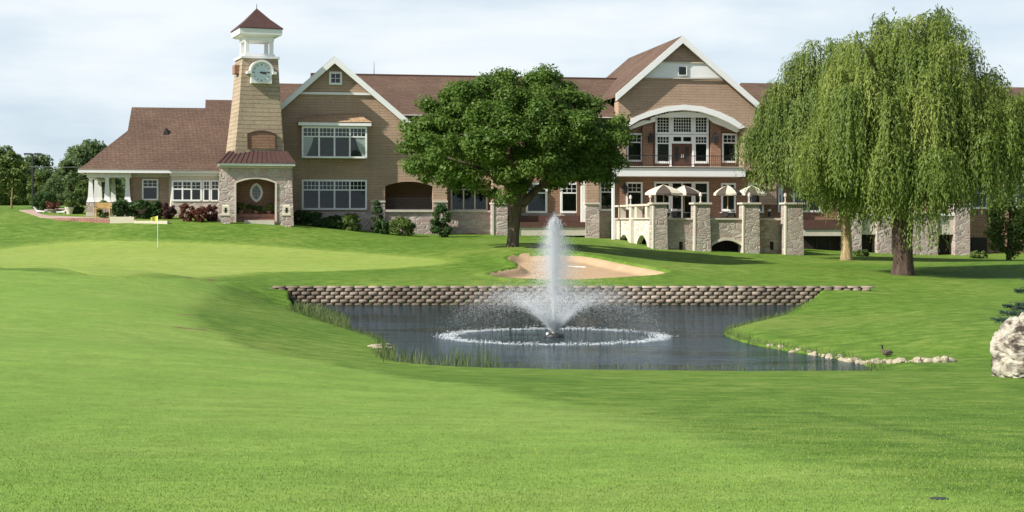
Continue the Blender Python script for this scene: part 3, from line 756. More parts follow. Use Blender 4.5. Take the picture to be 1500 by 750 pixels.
prect('stone_wall', 656, 311.2, 722, 365, VM-.35, VM-.064, M['pinkstone'])
part('basement_arch', lambda mb: mb.prism(ppoly([(712, 352)]+arc_pts(711, 668, 347.5, 342)+[(667, 352)], VM-.36), VM-.372, VM-.353), M['dark'])
for x0, x1, v in ((722, 743.5, .1), (858, 878, .3)):
    prect('shingle_pier', x0+.6, 226, x1-.6, 296.6, v+.06, VM-.004, M['shingle'])
    prect('stone_pier', x0, 299.2, x1, 372, v, VM-.066, M['pinkstone']); prect('pier_cap', x0-1, 296.6, x1+1, 299.2, v-.1, VM-.06, M['cream'])
prect('quoin', 721, 299.3, 723.4, 372, .04, .099, M['cream'])
for x0, x1 in ((770, 801.5), (820.5, 847)):
    window(x0, 267.5, x1, 312.2, VM, 1, .34, (3, 2), fw=.16)
for x0, x1 in ((680, 706), (768, 800), (822, 850), (866, 890)):
    window(x0, 192, x1, 234, VM, 1, .34, (3, 2), fw=.14)
prect('flower_box', 744, 316, 856, 325, VM-.5, VM-.07, M['darkred'])
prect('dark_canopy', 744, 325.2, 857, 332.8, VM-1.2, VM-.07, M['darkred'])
prect('white_lintel', 744, 333, 857, 345, VM-1.1, VM-.07, M['cream'])
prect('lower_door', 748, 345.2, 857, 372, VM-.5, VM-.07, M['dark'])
prect('downspout', 845.5, 228, 850, 330, VM-.3, VM-.16, M['copper'])
prect('corner_post', 851.5, 228, 857, 331, VM-1.0, VM-.75, M['white'])
window(877.5, 267, 898.5, 309, VM-.3, 1, .34, (3, 2), fw=.16)
prect('wall', 878.2, 230, 905, 372, VM-.3, VM-.004, M['shingle'])
prect('stone_wall', 878.4, 309.4, 900, 372, VM-.36, VM-.302, M['stone'])
# ================= right gable
VR = .4; VI = 1.7
arch_o = [(1092, 186), (1075, 173.5), (1055, 164), (1030, 156), (1003, 153.2), (975, 156), (950, 163), (930, 171), (916, 180)]
arch_i = [(1084, 190), (1066, 179.5), (1048, 171.5), (1026, 164.5), (1003, 162), (980, 164), (957, 170), (937, 177), (922, 186)]
part('gable_wall', lambda mb: mb.prism(ppoly([(906, 250), (906, 138), (1000, 58), (1107, 149), (1107, 250), (1090, 250), (1090, 187)]+arch_o[1:-1]+[(917, 181), (917, 250)], VR), VR, VI), M['shingle'])
part('white_arch', lambda mb: mb.prism(ppoly(arch_o+[(x, y-1.2) for x, y in arch_i][::-1], VR-.12), VR-.12, VR+.7), M['white'])
part('arch_panel', lambda mb: mb.prism(ppoly([(x, y+1.2) for x, y in arch_i]+[(924, 190), (945, 182), (960, 178), (960, 172), (1036, 172), (1046, 180), (1062, 186), (1080, 194)], VR+.5), VR+.5, VR+.7), M['white'])
prect('recessed_wall', 905, 158, 1108, 250, VI+.003, 14, M['redwall'])
prect('side_wall', 905.5, 150, 1107, 250, VI+.3, 19, M['shingle'])
for x0, x1 in ((941.5, 956), (1041, 1056)): prect('brick_pier', x0, 168, x1, 250, VI-.35, VI+.001, M['redwall'])
window(917.5, 195, 941, 237, VI, 1, .32, (3, 2), fw=.14); window(1057, 195.5, 1079, 238.5, VI, 1, .32, (3, 2), fw=.14)
# great window, frame posts built around three columns
window(959.5, 160, 982.5, 197, VI-.1, 1, None, (4, 7), fw=.17); window(982.8, 158, 1015.2, 197, VI-.1, 1, None, (7, 7), fw=.19); window(1015.5, 160, 1037.5, 197, VI-.1, 1, None, (4, 7), fw=.17)
window(959.5, 197.3, 982.5, 239.5, VI-.1, 1, .30, (4, 2), fw=.17); window(1015.5, 197.3, 1037.5, 239.5, VI-.1, 1, .30, (4, 2), fw=.17)
window(982.8, 197.3, 1015.2, 210.5, VI-.1, 2, None, (0, 0), fw=.17)
u0, w1 = P(984, 210.7, VI-.1); u1, w0 = P(1014, 245, VI-.1)
bd = part('balcony_door', lambda mb: [mb.box(u0, (u0+u1)/2-.01, VI-.15, VI, w0, w1), mb.box((u0+u1)/2+.01, u1, VI-.15, VI, w0, w1)], M['door'])
part('pane', lambda mb: [mb.box(q0, q0+.34, VI-.156, VI-.152, w0+.4, w1-.2) for q0 in (u0+.22, (u0+u1)/2+.2)], M['room'], bd)
part('handle', lambda mb: [mb.box((u0+u1)/2+s*.07-.02, (u0+u1)/2+s*.07+.02, VI-.22, VI-.152, w0+.75, w0+1.0) for s in (-1, 1)], M['white'], bd)
prect('door_post', 981.2, 197.4, 984, 245, VI-.24, VI-.01, M['white']); prect('door_post', 1014, 197.4, 1016.8, 245, VI-.24, VI-.01, M['white'])
def lantern(px, py, v, sc=1.):
    u, w_ = P(px, py, v); r = .13*sc
    mb = MB(); mb.loft([[(u+a*r*q, v-.22+b*r*q, w_+z*sc) for a, b in ((-1, -1), (1, -1), (1, 1), (-1, 1))] for q, z in ((.55, -.28), (1, -.22), (1.15, .12), (.1, .36))])
    mb.box(u-.03, u+.03, v-.12, v+.0, w_+.1, w_+.16); return mb.build('wall_lantern', M['iron'], club)
lantern(952.5, 203, VI-.35, 1.3); lantern(1046.5, 203, VI-.35, 1.3); lantern(914.5, 277, 1.0, 1.2)
# triangle trim
tA, tB = P(1000, 52, VR-.5), None
part('gable_panel', lambda mb: mb.prism(ppoly([(963, 92), (1041, 92), (1066, 114), (937, 114)], VR), VR-.08, VR-.003), M['white'])
prect('gable_band', 936, 113, 1067, 116.5, VR-.17, VR-.082, M['cream']); prect('gable_band', 961, 90, 1043, 93, VR-.17, VR-.082, M['cream'])
window(993, 97, 1006, 111, VR-.09, 1, None, (0, 0), fw=.05)
ua, wa = tA; lu, lw = P(902, 137, VR-.5); ru, rw = P(1112, 150, VR-.5)
gable_roof('roof', ua, wa, lu, lw, ru, rw, VR-.45, 16.5, M['roof'])
rake('rake_board', (ua, wa-.03), (lu, lw-.03), VR-.62, .42); rake('rake_board', (ua, wa-.03), (ru, rw-.03), VR-.62, .42)
def back_hip(mb):   # roof stepping down behind the gable
    mb.loft([[(lu, 16.51, lw), (ru, 16.51, rw), (ru, 24, rw-1), (lu, 24, lw-1)], [(ua-.02, 16.51, wa-.05), (ua+.02, 16.51, wa-.05), (ua+.02, 20.5, wa-2.6), (ua-.02, 20.5, wa-2.6)]])
part('roof', back_hip, M['roof'])
# roof saddle on the slope
us_, ws_ = P(938, 93, 3.5)
part('roof_saddle', lambda mb: mb.loft([[(us_-.9, 4, ws_-1.5), (us_+.9, 4, ws_-.1), (us_+.9, 6.5, ws_-.1), (us_-.9, 6.5, ws_-1.5)], [(us_-.25, 5, ws_-.35), (us_+.3, 5, ws_+.05), (us_+.3, 5.6, ws_+.05), (us_-.25, 5.6, ws_-.35)]]), M['roof'])
# balcony
VBL = -1.0
prect('balcony_slab', 899, 245.5, 1092, 258.8, VBL, VI-.003, M['white'])
prect('balcony_edge', 898, 243.2, 1093, 245.5, VBL-.12, VI-.2, M['cream'])
rail('balcony_railing', 900, 227, 1091, 243.2, VBL+.08, 62, r=.009)
prect('balcony_post', 897.2, 259, 900.4, 372, VBL+.05, VBL+.35, M['white'])
# ground floor under the balcony
VU = 1.0
prect('lower_wall', 900.6, 259, 1120, 400, VU, 14, M['redwall'])
window(917, 266.5, 941, 307, VU, 1, .36, (3, 2), fw=.14)
window(958, 266, 982, 322, VU, 1, .3, (0, 0), fw=.15); window(982.4, 266, 1015, 322, VU, 2, .3, (0, 0), fw=.13, name='glass_door'); window(1015.4, 266, 1038, 322, VU, 1, .3, (0, 0), fw=.15)
window(1056, 268, 1077.5, 312, VU, 1, .36, (3, 2), fw=.14); window(1095, 268, 1118.5, 312, VU, 1, .36, (3, 2), fw=.14)
# ================= right range behind the willows
VQ = 1.5
uq0 = P(1085, 122, 9)[0]; uq1 = P(1600, 122, 9)[0]; wq = P(1100, 121.5, 9)[1]; wqe = P(1130, 163, .8)[1]
ridge_roof('roof', uq0, uq1, .8, wqe, 9, wq, 17, wqe, M['roof'])
prect('gutter', 1113, 163.5, 1500, 167, .68, .79, M['white'])
prect('wall', 1108, 166, 1560, 400, VQ, 14, M['redwall'])
prect('shingle_pier', 1117, 170, 1138, 300, .2, VQ-.003, M['shingle'])
for x0, x1, y0, y1 in ((1139, 1146, 270, 311), (1161, 1202, 269, 311), (1160, 1195, 196, 236), (1215, 1240, 196, 236), (1260, 1285, 269, 305), (1330, 1355, 196, 236), (1422, 1446, 270, 306), (1380, 1402, 196, 236), (1424, 1450, 196, 236)):
    window(x0, y0, x1, y1, VQ, 2 if x1-x0 > 38 else 1, .36, (3, 2), fw=.15)
prect('white_bay', 1466, 225, 1560, 240, VQ-1.0, VQ-.003, M['white']); prect('tan_band', 1466, 240.2, 1560, 248, VQ-.8, VQ-.004, M['lightroof'])
prect('cream_band', 1466, 248.2, 1560, 258, VQ-.9, VQ-.005, M['cream']); window(1470, 258.5, 1520, 304, VQ-.1, 3, .3, (0, 0), fw=.15)
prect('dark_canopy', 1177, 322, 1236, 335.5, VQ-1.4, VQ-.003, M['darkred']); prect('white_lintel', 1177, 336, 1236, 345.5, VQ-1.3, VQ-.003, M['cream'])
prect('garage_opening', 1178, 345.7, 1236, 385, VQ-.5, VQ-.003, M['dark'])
part('door_mullion', lambda mb: [pbox(mb, x, 346, x+1.2, 380, VQ-.56, VQ-.503) for x in (1196, 1215)], M['iron'])
# stone lower storey with square openings
VS = 0.2
segs = [(1236, 1262, 302), (1285, 1306, 300), (1306, 1374, 312), (1399, 1421, 300)]
for x0, x1, yt in segs:
    prect('stone_pier' if x1-x0 < 40 else 'stone_wall', x0, yt, x1, 390, VS+(0 if x1-x0 < 40 else .15), VQ-.003, M['pinkstone']); prect('pier_cap', x0-1, yt-2.5, x1+1, yt, VS-.1, VQ-.004, M['cream'])
for x0, x1 in ((1262, 1285), (1374, 1399)):
    prect('lintel_wall', x0+.1, 316, x1-.1, 343.5, VS+.3, VQ-.003, M['cream']); prect('sill', x0+.1, 313, x1-.1, 316, VS+.15, VQ-.004, M['white'])
    prect('dark_opening', x0+.1, 343.8, x1-.1, 390, VQ-.3, VQ-.005, M['dark'])
prect('loggia_opening', 1376, 276, 1398, 312.8, VQ-.05, VQ-.003, M['dark'])
prect('shingle_pier', 1400.5, 210, 1420, 297, VS+.1, VQ-.003, M['shingle'])
prect('dark_opening', 1423, 348, 1446, 390, VQ-.2, VQ-.003, M['dark'])

# ================= stone terrace
ter = thing('stone_terrace', 'raised stone patio terrace with square pillars and cream caps in front of the right gable', 'terrace', O, YAW)
VT = -10.5
FL = -.05
def tp(name, *a): return prect(name, *a, parent=ter)
pil = [(957, 977), (1018, 1040), (1089, 1112), (1151, 1176)]
uL = P(957, 320, VT)[0]; uR = P(1176, 320, VT)[0]
for x0, x1 in pil:
    u0, w1 = P(x0, 299.3, VT); u1, _ = P(x1, 299.3, VT)
    mb = MB(); mb.loft([[(u0-.08, VT-.08, -4), (u1+.08, VT-.08, -4), (u1+.08, VT+1.0, -4), (u0-.08, VT+1.0, -4)], [(u0, VT, w1), (u1, VT, w1), (u1, VT+.95, w1), (u0, VT+.95, w1)]])
    p_ = mb.build('stone_pillar', M['stone'], ter)
    MB().box(u0-.12, u1+.12, VT-.12, VT+1.06, w1+.002, w1+.13).build('pillar_cap', M['cream'], p_)
    MB().loft([[(u0-.10, VT-.10, -4), (u0-.02, VT-.10, -4), (u0-.02, VT+.2, -4), (u0-.10, VT+.2, -4)], [(u0-.02, VT-.025, w1), (u0+.09, VT-.025, w1), (u0+.09, VT+.2, w1), (u0-.02, VT+.2, w1)]]).build('corner_stone', M['cream'], p_)
tp('terrace_wall', 977.3, 321.8, 1017.7, 390, VT+.5, VT+.9, M['stone'])
arch = arc_pts(1087, 1042, 361, 352)
part('terrace_wall', lambda mb: mb.prism(ppoly([(1040.4, 390), (1040.4, 321.8), (1088.6, 321.8), (1088.6, 390), (1087, 390)]+arch+[(1042, 390)], VT+.25), VT+.25, VT+.7), M['stone'], ter)
part('arch_surround', lambda mb: mb.prism(ppoly([(1089, 390)]+[(x, y-3) for x, y in arc_pts(1088.4, 1040.6, 361, 351)]+[(1040.6, 390), (1042, 390)]+arch[::-1]+[(1087, 390)], VT+.25), VT+.19, VT+.247), M['cream'], ter)
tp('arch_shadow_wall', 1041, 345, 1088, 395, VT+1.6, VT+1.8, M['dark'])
part('cellar_window_bar', lambda mb: [pbox(mb, x, 352, x+.8, 390, VT+1.5, VT+1.58) for x in (1056, 1066, 1076)], M['iron'], ter)
tp('terrace_wall', 1112.3, 322.5, 1150.7, 390, VT+1.1, VT+1.5, M['stone'])
for x0, x1, v in ((977.3, 1017.7, .4), (1040.3, 1088.7, .15), (1112.3, 1150.7, 1.0)): tp('wall_cap', x0, 319.4, x1, 321.8 if v < .9 else 322.4, VT+v, VT+v+.65, M['cream'])
for x0, x1, v in ((995, 1000, .44), (1128, 1133, 1.04)): tp('drain_opening', x0, 354, x1, 366, VT+v+.045, VT+v+.057, M['dark'])
part('terrace_floor', lambda mb: mb.box(uL+.45, uR-.1, VT+1.82, VU-.1, FL-.3, FL), M['cream'], ter)
part('terrace_side_wall', lambda mb: mb.box(uR-.45, uR-.05, VT+1.1, VU-.1, -4, FL+.3), M['stone'], ter)
# sunny left flank with little arches and upper openings; lies in the plane u = uL
def flank(mb):
    N = 2; va, vb = VT+1.0, VU-.05; wtop = P(957, 299.3, VT)[1]; wcap = P(957, 321, VT)[1]
    L_ = (vb-va)/N
    for i in range(N):
        a = va+i*L_; b = a+L_
        pts = [(a, -4), (a, wcap), (b, wcap), (b, -4), (b-.9, -4)]
        n = 10; a2, b2 = b-1.1, a+1.1; spring = -1.65-.0*i; 
        pts[-1] = (a2, -4)
        pts += [(a2+(b2-a2)*q/n, spring+.75*math.sin(math.pi*q/n)**.7 if 0 < q < n else spring) for q in range(n+1)]+[(b2, -4)]
        mb.prism(pts, uL+.12, uL+.5, 'u')
part('flank_wall', flank, M['sunlitstone'], ter)
def flank_cap(mb):
    wtop = P(957, 299.3, VT)[1]; wcap = P(957, 321, VT)[1]
    mb.box(uL+.02, uL+.6, VT+1.07, VU-.05, wtop-.08, wtop+.06); mb.box(uL+.0, uL+.55, VT+1.0, VU-.05, wcap+.002, wcap+.1)
part('flank_cap', flank_cap, M['cream'], ter)
wtop = P(957, 299.3, VT)[1]; wcap = P(957, 321, VT)[1]
for q in (.12, .40, .55, .86):
    vv = VT+1.0+q*(VU-VT-1.0); part('flank_post', lambda mb: mb.box(uL+.08, uL+.5, vv-.32, vv+.32, wcap+.102, wtop-.082), M['cream'], ter)
for q in (.5, 1.0):
    vv = VT+1.0+q*(VU-VT-1.05); part('flank_buttress', lambda mb: mb.box(uL-.12, uL+.12, vv-.45, vv+.05, -4, wcap-.01), M['cream'], ter)
tbl_lights = [(920, -2.2), (948, -7.6)]
# small lamps on the caps
def cap_light(u, v, w_, label):
    p_ = B2W(u, v, w_); t_ = thing('cap_lamp', label, 'lamp', p_, 0, 'small lamps on the terrace caps')
    MB().tube([(0, 0, 0), (0, 0, .05), (0, 0, .07), (0, 0, .42)], [.1, .1, .045, .045], 8).build('post', M['cream'], t_)
    MB().tube([(0, 0, .42), (0, 0, .46), (0, 0, .62), (0, 0, .72)], [.08, .11, .10, .02], 8).build('lamp_shade', plain('pink_white_lamp', (.72, .60, .54), .4, .05), t_)
names = ['small pale lamp at the house end of the sunny terrace flank', 'small pale lamp near the front of the sunny terrace flank']
wt1 = P(957, 299.3, VT)[1]
for (px, dv), lb in zip(((920, -3.0), (948, -8.6)), names): cap_light(uL+.3, dv, wt1+.06, lb)
for (x0, x1), lb in zip(pil[1:], ['small pale lamp on the second terrace pillar cap', 'small pale lamp on the third terrace pillar cap beside striped parasols', 'small pale lamp on the last terrace pillar cap nearest the willow']):
    um = (P(x0, 299, VT)[0]+P(x1, 299, VT)[0])/2 - (.5 if x0 > 1150 else 0); cap_light(um, VT+.45, wt1+.132, lb)

# parasols, tables and chairs on the terrace
def umbrella(u, v, label, r=1.3, rz=0., tilt=0.):
    p_ = B2W(u, v, FL); t_ = thing('parasol', label, 'parasol', p_, rz, 'striped parasols on the terrace')
    MB().tube([(0, 0, 0), (0, 0, 2.85)], .035, 7).build('pole', M['wood'], t_)
    MB().box(-.3, .3, -.3, .3, 0, .08).build('base', M['iron'], t_)
    mb = MB(); n = 16
    top, mid, rim = [], [], []
    vs = [(0, 0, 2.82)]
    for ring, (q, z) in enumerate(((.45, 2.62), (.8, 2.4), (1., 2.2), (1.0, 2.06))):
        for i in range(n):
            a = 2*math.pi*i/n; rr = r*q*(1 if i % 2 == 0 else .96); vs.append((rr*math.cos(a), rr*math.sin(a), z+(0 if i % 2 == 0 else -.03)))
    fs = [(0, 1+i, 1+(i+1) % n) for i in range(n)]; mi = [(i//2) % 2 for i in range(n)]
    for k in range(3):
        for i in range(n):
            fs.append((1+k*n+i, 1+(k+1)*n+i, 1+(k+1)*n+(i+1) % n, 1+k*n+(i+1) % n)); mi.append((i//2) % 2)
    for f_, m_ in zip(fs, mi): pass
    mb.v = vs; mb.f = [list(f_) for f_ in fs]; mb.m = mi
    mb.build('canopy', [M['umbcream'], M['umbdark']], t_)
    return t_
def upx(px, v): return P(px, 290, v)[0]
UM = [(972, -4.6, 1.45), (1002, -2.8, 1.35), (1066, -4.2, 1.05), (1101, -3.6, 1.2)]
LB = ['large cream and black striped parasol, leftmost on the terrace', 'striped parasol half behind the largest one, before the glass doors', 'smallest striped parasol in front of the window right of the doors', 'rightmost striped parasol on the terrace, next to the hanging willow']
TL = ['leftmost', 'second', 'third', 'rightmost']
chair0 = None
for k, ((px, v, r_), lb) in enumerate(zip(UM, LB)):
    umbrella(upx(px, v), v, lb, r_, .3+.5*k)
    p_ = B2W(upx(px, v), v, FL)
    t_ = thing('patio_table', 'white clothed round patio table under the %s' % ['leftmost large parasol', 'parasol before the glass doors', 'smallest parasol', 'rightmost parasol'][k], 'table', p_, 0, 'patio tables on the terrace')
    MB().tube([(0, 0, .78), (0, 0, .80), (0, 0, .805)], [.6, .6, .58], 16).build('table_top', M['white'], t_)
    MB().tube([(0, 0, .78), (0, 0, .79), (0, 0, .795)], [.03, .03, .03], 6).build('stem', M['iron'], t_)
    MB().loft([[(.3*math.cos(a), .3*math.sin(a), 0) for a in np.linspace(0, 6.283, 9)[:-1]], [(.05*math.cos(a), .05*math.sin(a), .1) for a in np.linspace(0, 6.283, 9)[:-1]], [(.05*math.cos(a), .05*math.sin(a), .78) for a in np.linspace(0, 6.283, 9)[:-1]]]).build('pedestal', M['iron'], t_)
    for j in range(4):
        a = .5+k*.4+j*math.pi/2; loc = p_+Vector((1.05*math.cos(a), 1.05*math.sin(a), 0))
        if chair0 is None:
            chair0 = thing('patio_chair', 'dark metal patio chair with pale cushion at a terrace table', 'chair', loc, a+math.pi/2, 'chairs around the terrace tables')
            MB().box(-.24, .24, -.22, .24, .43, .47).build('seat', M['iron'], chair0)
            mb = MB(); mb.tube([(-.22, -.24, .45), (-.24, -.32, .85), (-.12, -.34, 1.0), (.12, -.34, 1.0), (.24, -.32, .85), (.22, -.24, .45)], .02, 5)
            for q in (-.12, -.04, .04, .12): mb.tube([(q, -.25, .47), (q, -.33, .98)], .012, 4)
            mb.box(-.2, .2, -.335, -.31, .55, .84); mb.build('backrest', M['iron'], chair0)
            MB().box(-.23, .23, -.37, -.27, .88, 1.04).build('cushion', M['curtain'], chair0)
            for sx in (-.21, .21):
                for sy in (-.19, .21): MB().tube([(sx, sy, .44), (sx*1.1, sy*1.1, 0)], .018, 5).build('leg', M['iron'], chair0)
        else: dup(chair0, loc, a+math.pi/2)

# ------------------------------------------------------------------ retaining wall of split blocks
mwb, t = mat('block_wall'); v = t.coord()
oi = t.node('ShaderNodeAttribute', _attribute_name='tint').outputs['Fac']
n = t.noise(v, 6, 5, .7); n2 = t.noise(v, .5, 3)
c = t.ramp(t.math('ADD', t.math('MULTIPLY', oi, .5), t.math('MULTIPLY', n2, .5)), [(.2, (.215, .168, .130)), (.5, (.300, .240, .185)), (.8, (.385, .31, .24))])
k = t.rng(n, .3, .7, .65, 1.3); cc = t.node('ShaderNodeVectorMath', _operation='SCALE'); t.l.new(c, cc.inputs[0]); t.l.new(k, cc.inputs[3])
wz = t.node('ShaderNodeSeparateXYZ', Vector=v).outputs[2]; wet = t.math('MULTIPLY', t.rng(t.math('ADD', wz, t.math('MULTIPLY', t.noise(v, 1.1, 3), .25)), WATER+.18, WATER+.36, 1., 0.), .75)
dark_patches = t.math('MULTIPLY', t.rng(t.noise(t.scale(v, (1, 1, .3)), .22, 3), .42, .58), .6)  # broad darker patches spread over the blocks by noise
finish(t, t.mix(t.math('MAXIMUM', wet, dark_patches), cc.outputs[0], (.075, .058, .042)), .85, n, .6, .05, .15)
vs, tint = [], []; fs = []
x_l, x_r = (400-CX)/F*69, (1262-CX)/F*69; bw, bh = .42, .165
for r_ in range(6):
    z0 = WATER-.25+r_*bh; x = x_l-(r_ % 2)*bw/2
    yb = WALL_Y-.18+r_*.02
    while x < x_r:
        o_ = len(vs); dj = RNG.uniform(-.03, .03); a, b = x+.004+RNG.uniform(0, .02), x+bw-.006-RNG.uniform(0, .02); y0 = yb+dj
        zz0, zz1 = z0+.003, z0+bh-.004
        vs += [(a, y0+.06, zz0), (b, y0+.06, zz0), (b, y0+.06, zz1), (a, y0+.06, zz1), (a+.06, y0-.05, zz0+.015), (b-.08, y0-.05, zz0+.015), (b-.07, y0-.035, zz1-.02), (a+.07, y0-.035, zz1-.02), (a, y0+.42, zz0), (b, y0+.42, zz0), (b, y0+.42, zz1), (a, y0+.42, zz1)]
        for f_ in ((4, 5, 6, 7), (0, 1, 5, 4), (1, 2, 6, 5), (2, 3, 7, 6), (3, 0, 4, 7), (3, 2, 10, 11), (1, 9, 10, 2), (0, 3, 11, 8), (0, 8, 9, 1)): fs.append([o_+i for i in f_])
        tint += [RNG.random()]*12; x += bw
nbase = len(vs)
# cap course
x = x_l
ztop = WATER-.25+6*bh
while x < x_r:
    o_ = len(vs); a, b = x+.005, x+.59
    vs += [(a, WALL_Y-.12, ztop), (b, WALL_Y-.12, ztop), (b, WALL_Y+.3, ztop), (a, WALL_Y+.3, ztop), (a, WALL_Y-.12, ztop+.07), (b, WALL_Y-.12, ztop+.07), (b, WALL_Y+.3, ztop+.07), (a, WALL_Y+.3, ztop+.07)]
    for f_ in ((0, 1, 5, 4), (4, 5, 6, 7), (1, 2, 6, 5), (0, 4, 7, 3)): fs.append([o_+i for i in f_])
    tint += [.6+.4*RNG.random()]*8; x += .6
rw_ = quickmesh('retaining_wall', np.array(vs), np.array(fs), mwb, {'tint': np.array(tint)})
tag(rw_, 'low brown split block retaining wall along the far edge of the pond', 'retaining wall')

# ------------------------------------------------------------------ fountain
fc = Vector((*at_level(812, 493), WATER))
fo = thing('fountain', 'white pond fountain with tall central jet, spreading spray and splash ring', 'fountain', fc)
mfo, t = mat('water_spray')
p = t.node('ShaderNodeBsdfPrincipled', Base__Color=(.95, .97, .98), Roughness=.3); tr = t.node('ShaderNodeBsdfTranslucent', Color=(.95, .98, 1.))
mx = t.node('ShaderNodeMixShader', i0=.5, i1=p.outputs[0], i2=tr.outputs[0]); oo = t.node('ShaderNodeOutputMaterial'); t.l.new(mx.outputs[0], oo.inputs[0])
TET = np.array([(1, 1, 1), (-1, -1, 1), (-1, 1, -1), (1, -1, -1)], float)/1.7
TF = np.array([(0, 1, 2), (0, 3, 1), (0, 2, 3), (1, 3, 2)])
def drops(name, C, s, stretch=None):
    n = len(C); q = rand_unit(n); base = np.repeat(TET[None], n, 0)
    ang = RNG.random(n)*6.28; ca, sa = np.cos(ang)[:, None], np.sin(ang)[:, None]
    x = base[:, :, 0]*ca-base[:, :, 1]*sa; y = base[:, :, 0]*sa+base[:, :, 1]*ca; z = base[:, :, 2]*(1 if stretch is None else stretch[:, None])
    v_ = np.stack([x, y, z], -1)*np.broadcast_to(s, n)[:, None, None]+C[:, None]
    f_ = (TF[None]+4*np.arange(n)[:, None, None]).reshape(-1, 3)
    return quickmesh(name, v_.reshape(-1, 3), f_, mfo, parent=fo)
H = (493-322)/F*fc.y
# central jet
n = 9000; q = RNG.random(n); z = .1+q*(H-.1)
rad = .028+.085*q**1.2; rr = np.abs(RNG.normal(size=n))*rad; an = RNG.random(n)*6.283
drops('jet', np.column_stack([rr*np.cos(an), rr*np.sin(an), z+RNG.normal(size=n)*.06*q]), RNG.uniform(.006, .016, n), RNG.uniform(1, 3.0, n))
# water falling back as mist round the top
n = 60000; q = RNG.random(n)**1.1; z = H*(1-.66*q)-.08+RNG.normal(size=n)*.12
rad = .09+.74*q**.75; rr = np.abs(RNG.normal(size=n))*rad*.72; an = RNG.random(n)*6.283
drops('falling_mist', np.column_stack([rr*np.cos(an)+.08*q, rr*np.sin(an), z]), RNG.uniform(.0035, .007, n), RNG.uniform(1, 2.2, n))
# the finest drops hang round the plume as a cloud
mvm, t = mat('fine_mist'); v = t.coord(); sx = t.node('ShaderNodeSeparateXYZ', Vector=v)
rxy = t.math('SQRT', t.math('ADD', t.math('MULTIPLY', sx.outputs[0], sx.outputs[0]), t.math('MULTIPLY', sx.outputs[1], sx.outputs[1])))
zz = t.math('DIVIDE', sx.outputs[2], H)
prof_ = t.node('ShaderNodeFloatCurve'); cv = prof_.mapping.curves[0]
for k_, (a_, b_) in enumerate(((0, .02), (.2, .08), (.42, .30), (.66, .85), (.84, .66), (1, .22))):
    if k_ < len(cv.points) and k_ in (0,): cv.points[0].location = (a_, b_)
    elif k_ == 5: cv.points[len(cv.points)-1].location = (a_, b_)
    else: cv.points.new(a_, b_)
prof_.mapping.update(); t.l.new(zz, prof_.inputs['Value'])
fall = t.rng(t.math('DIVIDE', rxy, t.math('ADD', prof_.outputs[0], .02)), .05, 1., 1., 0.)
dn = t.math('MULTIPLY', t.math('MULTIPLY', fall, fall), t.rng(t.noise(t.scale(v, (2.6, 2.6, 1.3)), 1.8, 3), .3, .7, .35, 1.5))
dn = t.math('MULTIPLY', dn, t.rng(zz, .80, 1.03, 1., 0.))
pv = t.node('ShaderNodeVolumePrincipled', Color=(.97, .98, 1.), Density=t.math('MULTIPLY', dn, .85), Anisotropy=.2)
oo = t.node('ShaderNodeOutputMaterial'); t.l.new(pv.outputs[0], oo.inputs['Volume'])
MB().tube([(0, 0, .12*H), (0, 0, .3*H), (0, 0, .5*H), (0, 0, .7*H), (0, 0, .9*H), (0, 0, 1.05*H)], [.2, .6, 1.0, 1.0, .8, .3], 16).build('mist', mvm, fo, True)
# conical spray
n = 70000; q = RNG.random(n)**2.1; an = RNG.random(n)*6.283; T = 1.35+RNG.normal(size=n)*.17; Rg = 3.5*(1+RNG.normal(size=n)*.08)
x = q*Rg; z = T*x-T/Rg*x*x+.1; sig = .008+.07*q
C = np.column_stack([x*np.cos(an), x*np.sin(an), z])+RNG.normal(size=(n, 3))*sig[:, None]
drops('spray', C[C[:, 2] > 0], (RNG.uniform(.006, .0125, n)*(1-.5*q))[C[:, 2] > 0])
# splash ring
n = 3000; an = RNG.random(n)*6.283; lump = .5+.5*np.sin(an*9+1)*np.sin(an*23+2); rr = 3.5+RNG.normal(size=n)*(.10+.10*lump)-np.abs(RNG.normal(size=n))*.10
z = np.abs(RNG.normal(size=n))*.035*(.4+lump)
drops('splash_ring', np.column_stack([rr*np.cos(an), rr*np.sin(an), z]), RNG.uniform(.008, .024, n))
MB().tube([(0, 0, -.1), (0, 0, .04), (0, 0, .09), (0, 0, .11)], [.30, .32, .26, .05], 18).build('float', M['iron'], fo, True)
MB().tube([(0, 0, .1), (0, 0, .16), (0, 0, .24)], [.09, .08, .05], 10).build('nozzle', M['cream'], fo, True)
MB().tube([(-.22, -.16, .06), (-.22, -.16, .11), (-.22, -.16, .14)], [.05, .05, .03], 8).build('float_light', M['white'], fo, True)

# ------------------------------------------------------------------ trees
M['leaf'] = leafmat('broad_leaf', (.068, .132, .020), (.140, .228, .038), .40, (.180, .260, .050))
M['leafbg'] = leafmat('hazed_far_leaf', (.105, .165, .060), (.180, .245, .095), .5, (.22, .27, .11), .2)  # distance haze put into the leaf colour as a paler, greyer green
M['leafyel'] = leafmat('light_leaf', (.080, .130, .028), (.160, .220, .052), .3, (.205, .250, .062))
M['willow'] = leafmat('willow_leaf', (.105, .168, .030), (.230, .295, .058), .42, (.295, .340, .080), .25)
M['willow2'] = leafmat('rear_willow_leaf', (.098, .162, .034), (.215, .285, .064), .42, (.275, .325, .085), .25)
M['shrub'] = leafmat('shrub_leaf', (.026, .066, .016), (.066, .125, .030), .25, (.09, .155, .04), .8)
M['redleaf'] = leafmat('red_leaf', (.085, .028, .018), (.20, .07, .04), .2, (.26, .11, .06), .8)
M['purpleleaf'] = leafmat('purple_leaf', (.040, .018, .018), (.10, .04, .035), .2, (.13, .06, .045), .8)
M['spruce'] = leafmat('spruce_needle', (.030, .062, .040), (.075, .125, .085), .1, (.12, .18, .13), .8)
